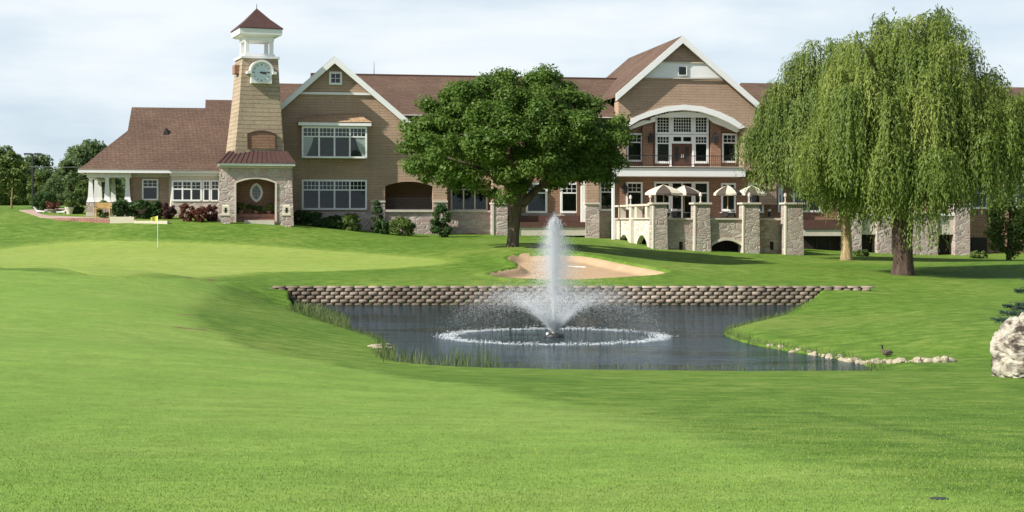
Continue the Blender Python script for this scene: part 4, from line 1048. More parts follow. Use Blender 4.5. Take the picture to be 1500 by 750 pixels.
M['bark'] = bark('grey_brown_bark', (.115, .090, .066)); M['willowbark'] = bark('dark_willow_bark', (.085, .060, .046)); M['palebark'] = bark('pale_bark', (.32, .24, .13))

# broad spreading tree in front of the clubhouse
b = ground(752, 361); tr_ = thing('shade_tree', 'broad domed dark green tree standing on the lawn before the clubhouse', 'tree', b)
ppm = F/b.y
def TL_(px, py, dy=0.): return Vector(((px-752)/ppm, dy, (361-py)/ppm))
tk = MB(); tk.tube([TL_(751, 366), TL_(751, 358), TL_(752, 345), TL_(754, 320), TL_(757, 298), TL_(760, 280)], [.50, .40, .35, .34, .36, .40], 12, wob=.05)
tk.build('trunk', M['bark'], tr_, True)
limbs = [([(757, 292), (742, 270), (715, 254), (690, 243), (650, 230)], [.26, .2, .15, .1, .05], [0, -.3, -.8, -1.3, -2]),
         ([(758, 285), (752, 250), (742, 205), (730, 160), (722, 125)], [.30, .24, .18, .12, .05], [0, .2, .5, .8, 1]),
         ([(760, 290), (775, 262), (800, 232), (830, 205), (860, 185)], [.32, .26, .2, .13, .06], [0, -.2, -.6, -1, -1.5]),
         ([(765, 300), (785, 278), (815, 258), (850, 245), (885, 240)], [.28, .22, .16, .11, .05], [0, .3, .9, 1.5, 2.2]),
         ([(758, 285), (765, 240), (775, 190), (785, 140)], [.28, .22, .15, .06], [0, -.6, -1.6, -2.6]),
         ([(757, 287), (735, 250), (700, 215), (660, 185)], [.24, .18, .12, .05], [0, 1, 2.4, 3.8]),
         ([(757, 285), (748, 245), (735, 210), (715, 180)], [.24, .18, .12, .05], [0, -1.5, -3.2, -4.6]),
         ([(760, 285), (790, 240), (820, 205)], [.24, .16, .05], [0, -2, -4.2])]
lm = [( [TL_(x, y, d) for (x, y), d in zip(pts, dy)], rad) for pts, rad, dy in limbs]
for pts, rad in lm: MB().tube(pts, rad, 8, wob=.06).build('limb', M['bark'], tr_, True)
cen, rad = [], []
c0 = TL_(753, 222); RX, RZu, RZd, RY = 6.35, 5.05, 2.95, 6.0
k = 0
while k < 330:
    d = unit(RNG.normal(size=3)); 
    if d[2] < -.62: continue
    sh = RNG.uniform(.78, 1.0) if RNG.random() < .75 else RNG.uniform(.35, .75)
    p_ = np.array(c0)+d*sh*np.array([RX, RY, RZu if d[2] > 0 else RZd])
    if d[2] < -.1 and abs(d[0]) < .35 and RNG.random() < .5: continue
    if d[2] > 0: p_[2] += .35*math.sin(p_[0]*1.1+.6)*math.cos(p_[1]*.9)
    cen.append(p_); rad.append(RNG.uniform(.5, .95)); k += 1
for px, py in ((612, 245), (625, 258), (650, 262), (600, 215), (668, 268), (700, 272), (890, 262), (905, 240), (908, 205), (870, 262), (598, 185), (905, 180), (740, 290), (800, 262), (760, 272), (720, 282)):
    cen.append(np.array(TL_(px, py, RNG.uniform(-3, 2)))); rad.append(RNG.uniform(.5, .85))
C, A, N, T, Ls = clump_leaves(cen, rad, 360, .105, .55, .72)
leaves('crown', C, A, N, Ls, Ls*.62, T, M['leaf'], tr_)

# weeping willows
def willow(name, label, bpx, bpy, D, H_, RX, lean, nb, trunk_r, lm, bk, lowest, seed, gap=None, cxo=0.):
    rs = np.random.default_rng(seed); x = (bpx-CX)/F*D; y = D; b_ = Vector((x, y, hz(x, y))); t_ = thing(name, label, 'tree', b_)
    tk = MB(); tk.tube([(0, 0, -.3), (0, 0, .15), (.02, 0, .8), (-.02, 0, 1.8), (lean*.3, 0, 3.2), (lean*.6, .1, H_*.36)], [trunk_r*1.5, trunk_r*1.12, trunk_r*.95, trunk_r*.95, trunk_r*1.02, trunk_r*.85], 12, wob=.05)
    tk.build('trunk', bk, t_, True)
    Cs, As, Ns, Ts, Ls, Ws = [], [], [], [], [], []
    fork = np.array((lean*.5, 0, H_*.30))
    nl = 0
    for i in range(nb):
        while True:
            d = unit(rs.normal(size=3)); d[2] = abs(d[2])
            sh = rs.uniform(.72, 1.0) if rs.random() < .72 else rs.uniform(.3, .72)
            az = math.atan2(d[1], d[0])
            tip = np.array((cxo+d[0]*sh*RX, d[1]*sh*RX*.9, H_*.42+d[2]*sh*H_*.56))
            lump = .93+.12*math.sin(az*3+seed)+.05*math.sin(az*7)
            tip[:2] *= lump
            if gap and any((tip[0]-gx)**2+(tip[2]-gz)**2 < gr**2 for gx, gz, gr in gap): continue
            break
        if i % 6 == 0 and nl < 26:
            mid = fork*.5+tip*.5+np.array((0, 0, 1.2)); mid[:2] = fork[:2]*.65+tip[:2]*.35
            MB().tube([fork, fork*.6+mid*.4+np.array((0, 0, .3)), mid, mid*.4+tip*.6+np.array((0, 0, .3)), tip], [trunk_r*.5, trunk_r*.36, trunk_r*.24, trunk_r*.13, .03], 6).build('limb', bk, t_, True); nl += 1
        clump_t = np.clip(.5+.30*rs.normal(), .02, 1)
        ns = rs.integers(36, 58); outw = unit(np.array((tip[0]-cxo, tip[1], 0))+1e-6)
        maxlen = rs.uniform(1.8, 5.4); lowk = rs.uniform(0, 1)**1.6*2.6
        for s_ in range(ns):
            ang_ = rs.uniform(0, 6.283); lob = np.array((math.cos(ang_), math.sin(ang_), 0)); st = tip+lob*rs.uniform(0, .45)+rs.normal(size=3)*np.array((.19, .19, .22))
            low = lowk+lowest(st[0], st[1])+abs(rs.normal())*.5
            ln = min(maxlen*rs.uniform(.55, 1.12), max(st[2]-low, .6))
            m_ = int(ln/.115)+2; q = np.linspace(0, 1, m_)
            arc = rs.uniform(.15, 1.0); dirh = unit(outw*.55+lob)
            sway = rs.normal()*.10
            px_ = st[None]+dirh[None]*(arc*(1-np.exp(-q*4)))[:, None]
            px_[:, 0] += sway*q*q*ln*.4
            px_[:, 2] = st[2]+.28*np.sin(np.minimum(q*ln/.9, 1)*math.pi)*.8-q*ln
            jit = rs.normal(size=(m_, 3))*.055; C_ = px_+jit
            tang = np.gradient(px_, axis=0); a_ = unit(unit(tang)+rs.normal(size=(m_, 3))*.33)
            n_ = unit(rs.normal(size=(m_, 3))*.45+(dirh*.8+outw*.4)[None]+np.array((0, 0, .5)))
            Cs.append(C_); As.append(a_); Ns.append(n_); Ts.append(np.clip(clump_t+rs.normal(size=m_)*.14+.10*(1-q), 0, 1))
            Ls.append(rs.uniform(.085, .16, m_)); Ws.append(rs.uniform(.026, .044, m_))
    C_ = np.concatenate(Cs); leaves('crown', C_, np.concatenate(As), np.concatenate(Ns), np.concatenate(Ls), np.concatenate(Ws), np.concatenate(Ts), lm, t_)
    return t_
def low1(x, y):
    return 1.1+.62*max(0, abs(x)-.9) if abs(x) < 4.2 else 3.15+.1*abs(x)
willow('willow_tree', 'tall weeping willow with thick dark trunk at the right of the lawn', 1322, 404, 86, 15.0, 6.5, .1, 175, .56, M['willow'], M['willowbark'], low1, 3, cxo=.5)
def low2(x, y): return (4.7 if x < -4.2 else 3.6 if x < -2 else 2.2)+.4*math.sin(x*1.3)
willow('willow_tree', 'paler second willow behind, its slim tan trunk against the stone house wall', 1240, 374, 104, 15.4, 5.3, -.5, 165, .36, M['willow2'], M['palebark'], low2, 11, cxo=-.9)

# woodland trees on the left and behind, each its own trunk and crown
def proto_tree(name, label, m, hgt_, wid, n_cl, per, ls, bk='bark', group=None, conic=0., trunk_h=.25, tr=.22):
    t_ = thing(name, label, 'tree', (0, 0, -50), 0, group)
    MB().tube([(0, 0, -.3), (0, 0, hgt_*.15), (.1, 0, hgt_*.45), (.05, .1, hgt_*.8)], [tr, tr*.78, tr*.55, .03], 7).build('trunk', M[bk], t_, True)
    cen, rad = [], []
    for i in range(n_cl):
        d = unit(RNG.normal(size=3)); q = (d[2]+1)/2; shr = 1-conic*q
        cen.append((d[0]*wid*shr*RNG.uniform(.5, 1), d[1]*wid*shr*RNG.uniform(.5, 1), hgt_*(trunk_h+(1-trunk_h)*.5)+d[2]*hgt_*(1-trunk_h)*.44)); rad.append(wid*RNG.uniform(.22, .42))
    C, A, N, T, Ls = clump_leaves(cen, rad, per, ls); leaves('crown', C, A, N, Ls, Ls*.62, T, M[m], t_)
    return t_
GB = 'trees of the wood behind the lawn'
protos = [proto_tree('woodland_tree', '', 'leafbg', 7.5, 2.6, 34, 110, .20, group=GB, trunk_h=.1), proto_tree('woodland_tree', '', 'leafbg', 9, 2.3, 34, 110, .20, group=GB, conic=.55, trunk_h=.12), proto_tree('woodland_tree', '', 'leafyel', 6, 2.2, 30, 110, .18, group=GB, trunk_h=.1)]
spots = []
rs = np.random.default_rng(5)
for row, (D, n_, ytop) in enumerate(((215, 15, 236), (175, 12, 250), (150, 10, 264))):
    for i in range(n_):
        px = -60+(i+rs.uniform(.1, .9))*(270/n_); spots.append((px, D+rs.uniform(-8, 8), ytop+rs.uniform(-12, 14)-(16 if px < 20 else 0), rs.integers(0, 3) if row else rs.integers(0, 2)))
spots += [(118, 160, 213, 0), (140, 165, 206, 0), (153, 158, 222, 1), (104, 158, 232, 0), (22, 172, 222, 1), (-4, 168, 214, 0)]
spots += [(-85-i*52, 165+(i*37) % 30, 236-(i*29) % 22, i % 3) for i in range(8)]
used = [False]*3; tl = ['tree in the far wood with a rounded dark green crown', 'tree in the far wood with a narrow pointed green crown', 'tree in the far wood with a light yellowish green crown']
for px, D, yt, k in spots:
    x = (px-CX)/F*D; z = hz(x, D) if D < 172 else .5; h_ = (HY-yt)/F*D-z; base_h = (7.5, 9, 6)[k]; s_ = h_/base_h
    loc = (x, D, z); sc_ = (s_*rs.uniform(.9, 1.25), s_*rs.uniform(.9, 1.2), s_); rz = rs.uniform(0, 6.28)
    if not used[k]:
        o_ = protos[k]; o_.location = loc; o_.scale = sc_; o_.rotation_euler = (0, 0, rz); o_['label'] = tl[k]; used[k] = True
    else: dup(protos[k], loc, rz, sc_, tl[k])
# trees standing alone
t_ = proto_tree('young_tree', 'young light green tree with pale slim trunk at the far left edge', 'leafyel', 4.2, 1.5, 26, 110, .14, 'palebark', None, .2, .28, .09); x = (17-CX)/F*120; t_.location = (x, 120, hz(x, 120))
t_ = proto_tree('leafy_tree', 'bright green leafy small tree at the right edge behind the willow', 'leafyel', 5.2, 1.75, 40, 190, .11, 'bark', None, .45, .05); x = (1478-CX)/F*112; t_.location = (x, 112, hz(x, 112))

# blue spruce whose branches reach in at the right edge
x, D = (1588-CX)/F*31, 31; t_ = thing('spruce_tree', 'blue green spruce reaching in at the right edge above the pale boulder', 'tree', (x, D, hz(x, D)))
MB().tube([(0, 0, -.2), (0, 0, 1.5), (0, 0, 3.4)], [.12, .08, .015], 8).build('trunk', M['willowbark'], t_, True)
Cs, As, Ns, Ts = [], [], [], []; br = MB()
for i in range(64):
    q = i/64; z = .45+q*2.85; ln = (1.85*(1-q)**.75+.1)*RNG.uniform(.85, 1.1); az = i*2.399+RNG.normal()*.2
    if i in (18, 21): az, ln = math.pi+.12*(i-19), 1.68
    if i < 12: ln = min(ln, 1.1)
    d = np.array((math.cos(az), math.sin(az), 0)); side = np.array((-d[1], d[0], 0))
    tipz = -.12-.1*RNG.random()
    br.tube([(0, 0, z), tuple(d*ln*.5+np.array((0, 0, z-.08))), tuple(d*ln+np.array((0, 0, z+tipz+.06)))], [.025, .016, .006], 5)
    for s_ in range(int(26*ln)+8):
        f_ = RNG.random()**.8; p0 = d*ln*f_+np.array((0, 0, z-.1*math.sin(f_*3)+tipz*f_)); sl = (.16+.36*(1-f_))*min(1, ln)*RNG.choice((-1, 1)); tw_ = unit(d*.8+side*np.sign(sl)*.9+np.array((0, 0, RNG.normal()*.15)))
        m_ = 40; w_ = RNG.random(m_)*abs(sl); pts = p0[None]+tw_[None]*w_[:, None]
        a_ = unit(tw_[None]*.7+RNG.normal(size=(m_, 3))*.55); Cs.append(pts+a_*.025); As.append(a_); Ns.append(rand_unit(m_)); Ts.append(np.clip(.35+.5*w_/abs(sl)*RNG.random(m_)+.15*RNG.normal(size=m_), 0, 1))
br.build('branches', M['willowbark'], t_)
C = np.concatenate(Cs); leaves('needles', C, np.concatenate(As), np.concatenate(Ns), .034, .007, np.concatenate(Ts), M['spruce'], t_)

# ------------------------------------------------------------------ shrubs
def shrub(name, label, px, py, D, wpx, hpx, m, cone=0., dens=1., group=None, ls=.07, cat='shrub'):
    x = (px-CX)/F*D; z = hz(x, D); s_ = D/F; wd, ht = wpx*s_/2, (hpx)*s_
    t_ = thing(name, label, cat, (x, D, z), 0, group); n_ = int(26*dens); cen, rad = [], []
    for i in range(n_):
        d = unit(RNG.normal(size=3)); q = (d[2]+1)/2; shr = 1-cone*q
        cen.append((d[0]*wd*.8*shr, d[1]*min(wd, 1.0)*.7*shr, ht*.48+d[2]*ht*.42)); rad.append(min(wd, ht)*RNG.uniform(.2, .42)*(shr*.6+.4))
    C, A, N, T, Ls = clump_leaves(cen, rad, 150, ls); C[:, 2] = np.maximum(C[:, 2], .02)
    leaves('foliage', C, A, N, Ls, Ls*.6, T, M[m], t_)
    st = MB()
    for i in range(5):
        a = i*1.256; st.tube([(0, 0, -.1), (wd*.25*math.cos(a), .2*math.sin(a), ht*.35), (wd*.5*math.cos(a), .35*math.sin(a), ht*.75)], [.03, .02, .008], 5)
    st.build('stem', M['bark'], t_)
    return t_
G1 = 'shrubs along the clubhouse front'
for a in [
 ('rounded_shrub', 'dark green clipped shrub just right of the teak bench', 178, 318, 110.6, 32, 27, 'shrub'),
 ('rounded_shrub', 'dark green shrub under the lone pavilion window', 206, 318, 110.7, 36, 28, 'shrub'),
 ('rounded_shrub', 'dark green shrub between the pavilion window and the purple bush', 228, 319, 110.8, 24, 26, 'shrub'),
 ('purple_shrub', 'dusky purple shrub left of the bay window base', 246, 319, 110.6, 24, 25, 'purpleleaf'),
 ('purple_shrub', 'dusky purple shrub between the red barberry and the tower', 309, 320, 110.2, 26, 24, 'purpleleaf'),
 ('red_shrub', 'rusty red barberry shrub in front of the bay window', 274, 325, 109.2, 24, 26, 'redleaf'),
 ('red_shrub', 'rusty red barberry shrub touching the purple shrub near the tower', 293, 325, 109.0, 22, 24, 'redleaf'),
 ('rounded_shrub', 'low dark shrub against the stone porch corner', 442, 332, 112.6, 28, 22, 'shrub'),
 ('rounded_shrub', 'low dark shrub beneath the left half of the wide window', 466, 334, 112.8, 30, 20, 'shrub'),
 ('rounded_shrub', 'low dark shrub beneath the middle of the wide window', 490, 336, 112.8, 26, 20, 'shrub'),
 ('light_shrub', 'light green feathery shrub beneath the right end of the wide window', 515, 338, 112.6, 32, 25, 'leafyel'),
 ('light_shrub', 'yellow green shrub under the loggia sill', 588, 345, 112.8, 40, 27, 'leafyel'),
 ('rounded_shrub', 'small dark shrub at the foot of the climbing plant', 560, 344, 113.0, 28, 20, 'shrub'),
]: shrub(*a, group=G1)
shrub('climbing_plant', 'tall thin climber growing up the stone pier left of the loggia', 552, 342, 113.6, 20, 54, 'shrub', .5, 1.1, G1)
shrub('conical_evergreen', 'tall dark cone shaped evergreen right of the loggia arch', 647, 346, 113.0, 40, 55, 'shrub', .65, 1.7, G1)
shrub('porch_shrub', 'yellow green plant between the white porch columns', 152, 309, 111.2, 22, 26, 'leafyel', .2, .8, G1)
shrub('rounded_shrub', 'dark green shrub left of the pavilion porch beside the stone urn', 112, 312, 114.5, 24, 26, 'shrub', 0, 1, G1)
shrub('rounded_shrub', 'dark green bush behind the white patio seats', 66, 312, 118, 40, 26, 'shrub', 0, 1, G1)
shrub('low_shrub', 'small green weed clump at the garage opening behind the pale willow trunk', 1262, 373, 112, 22, 9, 'leafyel', 0, .6)
shrub('low_shrub', 'small green clump below the dark opening right of the last stone pier', 1434, 374, 119, 30, 10, 'leafyel', 0, .6)
# plants standing in the porch
wl = P(375, 313.3, -2.8)[1]
for u_px, lb, m_ in ((353, 'yellow green potted plant at the left of the porch planter wall', 'leafyel'), (375, 'dark green potted plant in the middle of the porch', 'shrub'), (394, 'yellow green potted plant at the right of the porch planter wall', 'leafyel')):
    u_ = P(u_px, 313, -2.8)[0]; p_ = B2W(u_, -2.8, wl); t_ = thing('potted_plant', lb, 'plant', p_, 0, 'plants in the tower porch')
    MB().tube([(0, 0, 0), (0, 0, .05), (0, 0, .22), (0, 0, .24)], [.13, .14, .2, .18], 10).build('pot', M['brick'], t_)
    cen = [(RNG.normal()*.25, RNG.normal()*.12, .42+RNG.normal()*.12) for i in range(12)]
    C, A, N, T, Ls = clump_leaves(cen, [.2]*12, 40, .07); leaves('foliage', C, A, N, Ls, Ls*.5, T, M[m_], t_)

# ------------------------------------------------------------------ porch lamps on stone blocks
for px, lb in ((330.5, 'cream stone lantern on a block left of the arched tower porch'), (419.5, 'cream stone lantern on a block right of the arched tower porch')):
    u_, w0 = P(px, 328, -4.9); p_ = B2W(u_, -4.9, 0); z = hz(p_.x, p_.y); wt = P(px, 316, -4.9)[1]; wl_ = P(px, 300, -4.9)[1]
    t_ = thing('pillar_lantern', lb, 'lantern', (p_.x, p_.y, z), YAW, 'stone lanterns by the tower porch')
    MB().box(-.32, .32, -.3, .3, -.6, wt-z).build('stone_block', M['pinkstone'], t_)
    MB().box(-.37, .37, -.35, .35, wt-z+.002, wt-z+.07).build('block_cap', M['cream'], t_)
    lb_ = MB().loft([[(a*r, b*r, h_) for a, b in ((-1, -1), (1, -1), (1, 1), (-1, 1))] for r, h_ in ((.27, wt-z+.072), (.25, wl_-z-.1), (.2, wl_-z))]).build('lantern_box', M['umbcream'], t_)
    MB().box(-.07, .07, -.275, -.262, wt-z+.2, wl_-z-.2).build('slot', M['dark'], lb_)
    MB().box(-.14, .14, -.278, -.266, wt-z+.33, wt-z+.38).build('slot', M['dark'], lb_)

# ------------------------------------------------------------------ patio at far left
def ground_xy(px, D): x = (px-CX)/F*D; return Vector((x, D, hz(x, D)))
mb = MB(); pts = [(28, 117), (60, 111), (165, 108), (200, 108.4), (195, 112), (100, 121)]
mb.prism([(ground_xy(p_, d).x, d) for p_, d in pts], -.6, 0, 'w'); mb.v = [(x, y, hz(x, y)+.05+z) for x, y, z in mb.v]
mb.build('patio', plain('pink_paving', (.42, .30, .25), .85, .15, 1.5), kind='structure')
def low_wall(name, x0, x1, yt, yb, D0, D1, m, label, cat='wall', th=.4):
    a, b = WP(x0, yt, D0), WP(x1, yt, D1); d = (b-a).normalized(); n_ = Vector((-d.y, d.x, 0)); mb = MB(); zb = WP(x0, yb, D0).z-.5
    q = [a, b, b+n_*th, a+n_*th]; mb.loft([[(p_.x, p_.y, zb) for p_ in q], [(p_.x, p_.y, a.z) for p_ in q]]); return tag(mb.build(name, M[m] if isinstance(m, str) else m, None), label, cat)
low_wall('brick_wall', 78, 160.5, 319.5, 328, 109.6, 107.6, 'brick', 'low red brick wall edging the patio left of the cream wall')
low_wall('cream_wall', 160.8, 196, 317.5, 329, 107.6, 107.7, 'umbcream', 'taller short cream stone wall in front of the teak bench')
low_wall('cream_wall', 196.3, 245, 323.3, 329.5, 107.5, 107.2, 'umbcream', 'long low cream stone wall beside the putting green flag')
# bench
bp = WP(150.5, 313.5, 109.6); bz = bp.z
be = thing('garden_bench', 'teak garden bench on the patio before the pavilion porch', 'bench', bp, R(-4)); be.scale = (.85, .85, .85)
MB().box(-.68, .68, -.28, .22, .40, .44).build('seat', M['wood'], be)
mb = MB(); mb.box(-.68, .68, .22, .27, .86, .93); mb.box(-.68, .68, .22, .26, .52, .57)
for i in range(15): q = -.64+i*.0914; mb.box(q-.03, q+.03, .23, .255, .57, .86)
mb.build('backrest', M['wood'], be)
for s in (-1, 1):
    MB().box(s*.66-.035, s*.66+.035, -.28, .27, .62, .66).build('armrest', M['wood'], be)
    MB().box(s*.65-.035, s*.65+.035, -.27, -.20, -.35, .62).build('leg', M['wood'], be); MB().box(s*.65-.035, s*.65+.035, .2, .27, -.35, .92).build('leg', M['wood'], be)
# planters and white seats
def bowl(px, py, D, r, h_, m, label, cat, name, plant=None):
    p_ = WP(px, py, D); p_.z = min(p_.z, hz(p_.x, p_.y)+.1); t_ = thing(name, label, cat, p_)
    MB().tube([(0, 0, -.1), (0, 0, .05), (0, 0, h_*.35), (0, 0, h_*.9), (0, 0, h_), (0, 0, h_-.03)], [r*.6, r*.65, r*.6, r, r*1.05, r*.85], 14).build('urn', M[m], t_, True)
    if plant:
        cen = [(RNG.normal()*r*.5, RNG.normal()*r*.5, h_+.15+abs(RNG.normal())*.15) for i in range(12)]
        C, A, N, T, Ls = clump_leaves(cen, [.22]*12, 40, .07); leaves('foliage', C, A, N, Ls, Ls*.5, T, M[plant], t_)
bowl(102, 316, 114, .34, .62, 'cream', 'tall tan stone urn with plants on the patio', 'urn', 'stone_urn', 'leafyel')
bowl(78, 315, 115.5, .62, .42, 'stone', 'wide dark planter with reddish flowers on the patio', 'planter', 'flower_planter', 'redleaf')
def white_seat(px, D, flip, label):
    p_ = WP(px, 315.5, D); p_.z = max(p_.z, hz(p_.x, p_.y)); t_ = thing('patio_lounger', label, 'lounger', p_, 0, 'white loungers on the patio'); t_.scale = (.5, .6, .62)
    prof = [(-.9, .12), (-.85, .22), (-.2, .25), (.3, .32), (.75, .72), (.85, .70), (.4, .2), (.2, .10), (-.8, .10)]
    MB().prism([(x*flip, z) for x, z in prof], -.3, .3).build('seat', M['white'], t_)
    for q in (-.6, .3): MB().box(q*flip-.03, q*flip+.03, -.28, .28, -.05, .16).build('leg', M['white'], t_)
white_seat(58, 115, -1, 'white patio lounger at the left of the dark planter'); white_seat(92, 114.5, 1, 'white patio lounger between the dark planter and the tan urn')

# flag on the green
fp = ground(231, 363); t_ = thing('golf_flag', 'slim white flagstick with small yellow flag on the putting green', 'flag', fp)
hs = (363-316)/F*fp.y
MB().tube([(0, 0, -.05), (0, 0, hs)], .017, 6).build('flagstick', M['white'], t_)
my, tt = mat('yellow_flag'); finish(tt, tt.mix(tt.noise(tt.coord(), 4), (.62, .57, .06), (.70, .65, .12)), .8)
mb = MB(); n = 8; vs = []
for i in range(n+1):
    q = i/n; yy = .05*math.sin(q*5); vs += [(-.42*q, yy, hs-.01-.10*q), (-.42*q, yy+.01, hs-.36+.05*q)]
mb.add(vs, [(2*i, 2*i+1, 2*i+3, 2*i+2) for i in range(n)]); mb.build('flag_cloth', my, t_)

# parking lot lamp and overhead wire
x, D = (48-CX)/F*140, 140; zb = hz(x, D); zt = (HY-226)/F*D
t_ = thing('lamp_post', 'dark lamp post with two flat heads rising from the far trees', 'street lamp', (x, D, zb))
MB().tube([(0, 0, -.2), (0, 0, zt-zb)], [.11, .07], 8).build('pole', M['iron'], t_)
for s in (-1, 1): MB().box(s*.15 if s > 0 else -.75, .75 if s > 0 else -.15, -.16, .16, zt-zb-.04, zt-zb+.10).build('lamp_head', M['iron'], t_)
MB().box(-.15, .15, -.04, .04, zt-zb-.02, zt-zb+.05).build('arm', M['iron'], t_)
pts = []
for i in range(25):
    q = i/24; px = -160+330*q; p_ = WP(px, 240.5+.028*px*.9-(-1)*0+3.*math.sin(math.pi*q), 132); pts.append(p_)
tag(MB().tube(pts, .013, 4).build('overhead_wire', plain('pale_wire', (.30, .31, .29), .5)), 'thin pale overhead wire sagging across the far trees to the pavilion', 'wire')

# ------------------------------------------------------------------ boulder and shore stones
def rock_mesh(name, seed, sub=3, amp=.22):
    from mathutils import noise
    rs_ = random.Random(seed); bm = bmesh.new(); bmesh.ops.create_icosphere(bm, subdivisions=sub, radius=1)
    off = Vector((rs_.random()*50, rs_.random()*50, 0)); planes = [(Vector((rs_.gauss(0, 1), rs_.gauss(0, 1), rs_.gauss(0, .8))).normalized(), rs_.uniform(.78, .95)) for _ in range(11)]
    for v_ in bm.verts:
        n_ = v_.co.normalized(); k_ = 1.04
        for pn, pd in planes:
            d_ = n_.dot(pn)
            if d_ > .05: k_ = min(k_, pd/d_+.03)
        k_ += amp*.55*noise.fractal(n_*1.5+off, .8, 2.2, 6)
        if sub > 3:
            q = Vector((n_.x*1.5, n_.y*1.5, n_.z*3.6))+off; c1 = abs(noise.noise(q)); c2 = abs(noise.noise(q*.8+Vector((9, 3, 1))))
            k_ -= .10*max(0, .10-c1)/.10+.07*max(0, .08-c2)/.08
        v_.co = n_*k_
    me = bpy.data.meshes.new(name); bm.to_mesh(me); bm.free()
    me.polygons.foreach_set('use_smooth', [sub > 3]*len(me.polygons)); return me
mr, t = mat('boulder_stone'); v = t.coord()
n = t.noise(t.scale(v, (1, 1, 2.6)), 1.5, 8, .68); n2 = t.noise(v, 12, 5, .75); n3 = t.noise(v, .9, 3)
c = t.ramp(n, [(.40, (.048, .042, .036)), (.46, (.19, .16, .125)), (.51, (.43, .395, .32)), (.62, (.57, .54, .46))])
c = t.mix(t.math('MULTIPLY', t.rng(n3, .52, .62), .75), c, (.54, .49, .40)); c = t.mix(t.math('MULTIPLY', t.rng(n2, .56, .70), .55), c, (.16, .125, .10))
finish(t, c, .9, t.math('ADD', n, t.math('MULTIPLY', n2, .35)), 1., .10, .1)
bo = bpy.data.objects.new('boulder', rock_mesh('boulder', 5, 6, .16)); COL.objects.link(bo); bo.data.materials.append(mr)
p_ = WP(1521, 553, 29); bo.location = (p_.x, 29.4, hz(p_.x, 29)+.38); bo.scale = (.84, .74, .78); bo.rotation_euler = (0, 0, 1.1)
tag(bo, 'big pale weathered boulder with dark crevices at the right edge of the lawn', 'boulder')
mst = plain('pale_shore_stone', (.35, .305, .215), .9, .45, 2.)
meshes = [rock_mesh('shore_stone', 20+i, 2, .35) for i in range(5)]
for m_ in meshes: m_.materials.append(mst)
line = spline([at_level(a, b) for a, b in ((1100, 503.5), (1125, 508.5), (1170, 516.5), (1210, 523.5), (1262, 532.5), (1300, 538), (1345, 541.5), (1392, 542))], 14, closed=False)
rs = np.random.default_rng(3); n_ = 150
for i in range(n_):
    q = rs.random()**.62; k = q*(len(line)-1); a = line[int(k)]; b2 = line[min(int(k)+1, len(line)-1)]; p2 = a+(b2-a)*(k-int(k)); off = abs(rs.normal())*.22*(.4+q)
    x, y = p2[0]+rs.normal()*.08, p2[1]+off; s_ = (.03+.085*rs.random()**2.2)*(.6+.7*q)
    o_ = bpy.data.objects.new('shore_stone', meshes[i % 5]); COL.objects.link(o_)
    o_.location = (x, y, max(hz(x, y), WATER)+s_*.12); o_.scale = (s_*rs.uniform(.9, 1.6), s_*rs.uniform(.8, 1.2), s_*rs.uniform(.6, .9)); o_.rotation_euler = (rs.normal()*.3, rs.normal()*.3, rs.uniform(0, 6.28))
    tag(o_, 'pale stone lying along the right shore of the pond', 'stone', 'stones along the pond shore')
for i in range(7):   # a few flat stones at the near left corner
    p2 = np.array(at_level(548+i*3.5, 517+rs.uniform(-6, 8))); s_ = rs.uniform(.07, .14); o_ = bpy.data.objects.new('bank_stone', meshes[i % 5]); COL.objects.link(o_)
    o_.location = (p2[0], p2[1], max(hz(*p2), WATER)+.03); o_.scale = (s_*1.6, s_, s_*.4); tag(o_, 'flat brownish stone at the left corner of the pond near the reeds', 'stone', 'flat stones at the left pond corner')

# ------------------------------------------------------------------ reeds and long bank grass
M['reed'] = leafmat('reed', (.060, .105, .030), (.15, .20, .06), .3, (.24, .25, .10), .8)
def blades(name, pts, hmin, hmax, wd, m):
    n_ = len(pts); X = np.array(pts); z = np.maximum(hgt(X[:, 0], X[:, 1]), WATER-.1); h_ = RNG.uniform(hmin, hmax, n_)
    C = np.column_stack([X, z+h_*.5]); A = unit(np.column_stack([RNG.normal(size=n_)*.16, RNG.normal(size=n_)*.16, np.ones(n_)])); N = unit(np.column_stack([RNG.normal(size=n_), RNG.normal(size=n_)-.6, np.zeros(n_)]))
    o_ = leaves(name, C, A, N, h_*.55, wd, RNG.random(n_), m); o_['kind'] = 'stuff'; return o_
pts = []
for i in range(2600):
    px = 432+RNG.random()**1.25*80; yb = np.interp(px, [413, 438, 502, 520], [449, 467, 483, 489]); py = yb-RNG.random()**1.5*(yb-450.5)*(1-.6*max(0, px-470)/42)
    pts.append(at_level(px, max(450.5, py)))
blades('reeds', pts, .12, .45, .014, M['reed'])
pts = []
for i in range(420):
    px = 560+RNG.random()**1.6*170; pts.append(at_level(px, 536+RNG.normal()*5-(px-560)*.01))
blades('reeds', pts, .2, .62, .011, M['reed'])
# fringe of longer grass along the waterline
pts = []
ring = np.array(POND)
for i in range(len(ring)):
    a, b2 = ring[i], ring[(i+1) % len(ring)]
    if a[1] > 65.5 or b2[1] > 65.5: continue
    L_ = np.hypot(*(b2-a)); out_ = np.array((b2[1]-a[1], -(b2[0]-a[0])))/max(L_, 1e-6)
    for j in range(int(L_*55)):
        q = RNG.random(); p2 = a+(b2-a)*q; s_ = RNG.normal()*.12+.1; pts.append(p2+out_*s_); pts.append(p2-out_*s_)
pts = np.array(pts); pts = pts[sdist(pts[:, 0], pts[:, 1], POND) < .06]
blades('bank_grass', pts, .06, .20, .006, M['reed'])

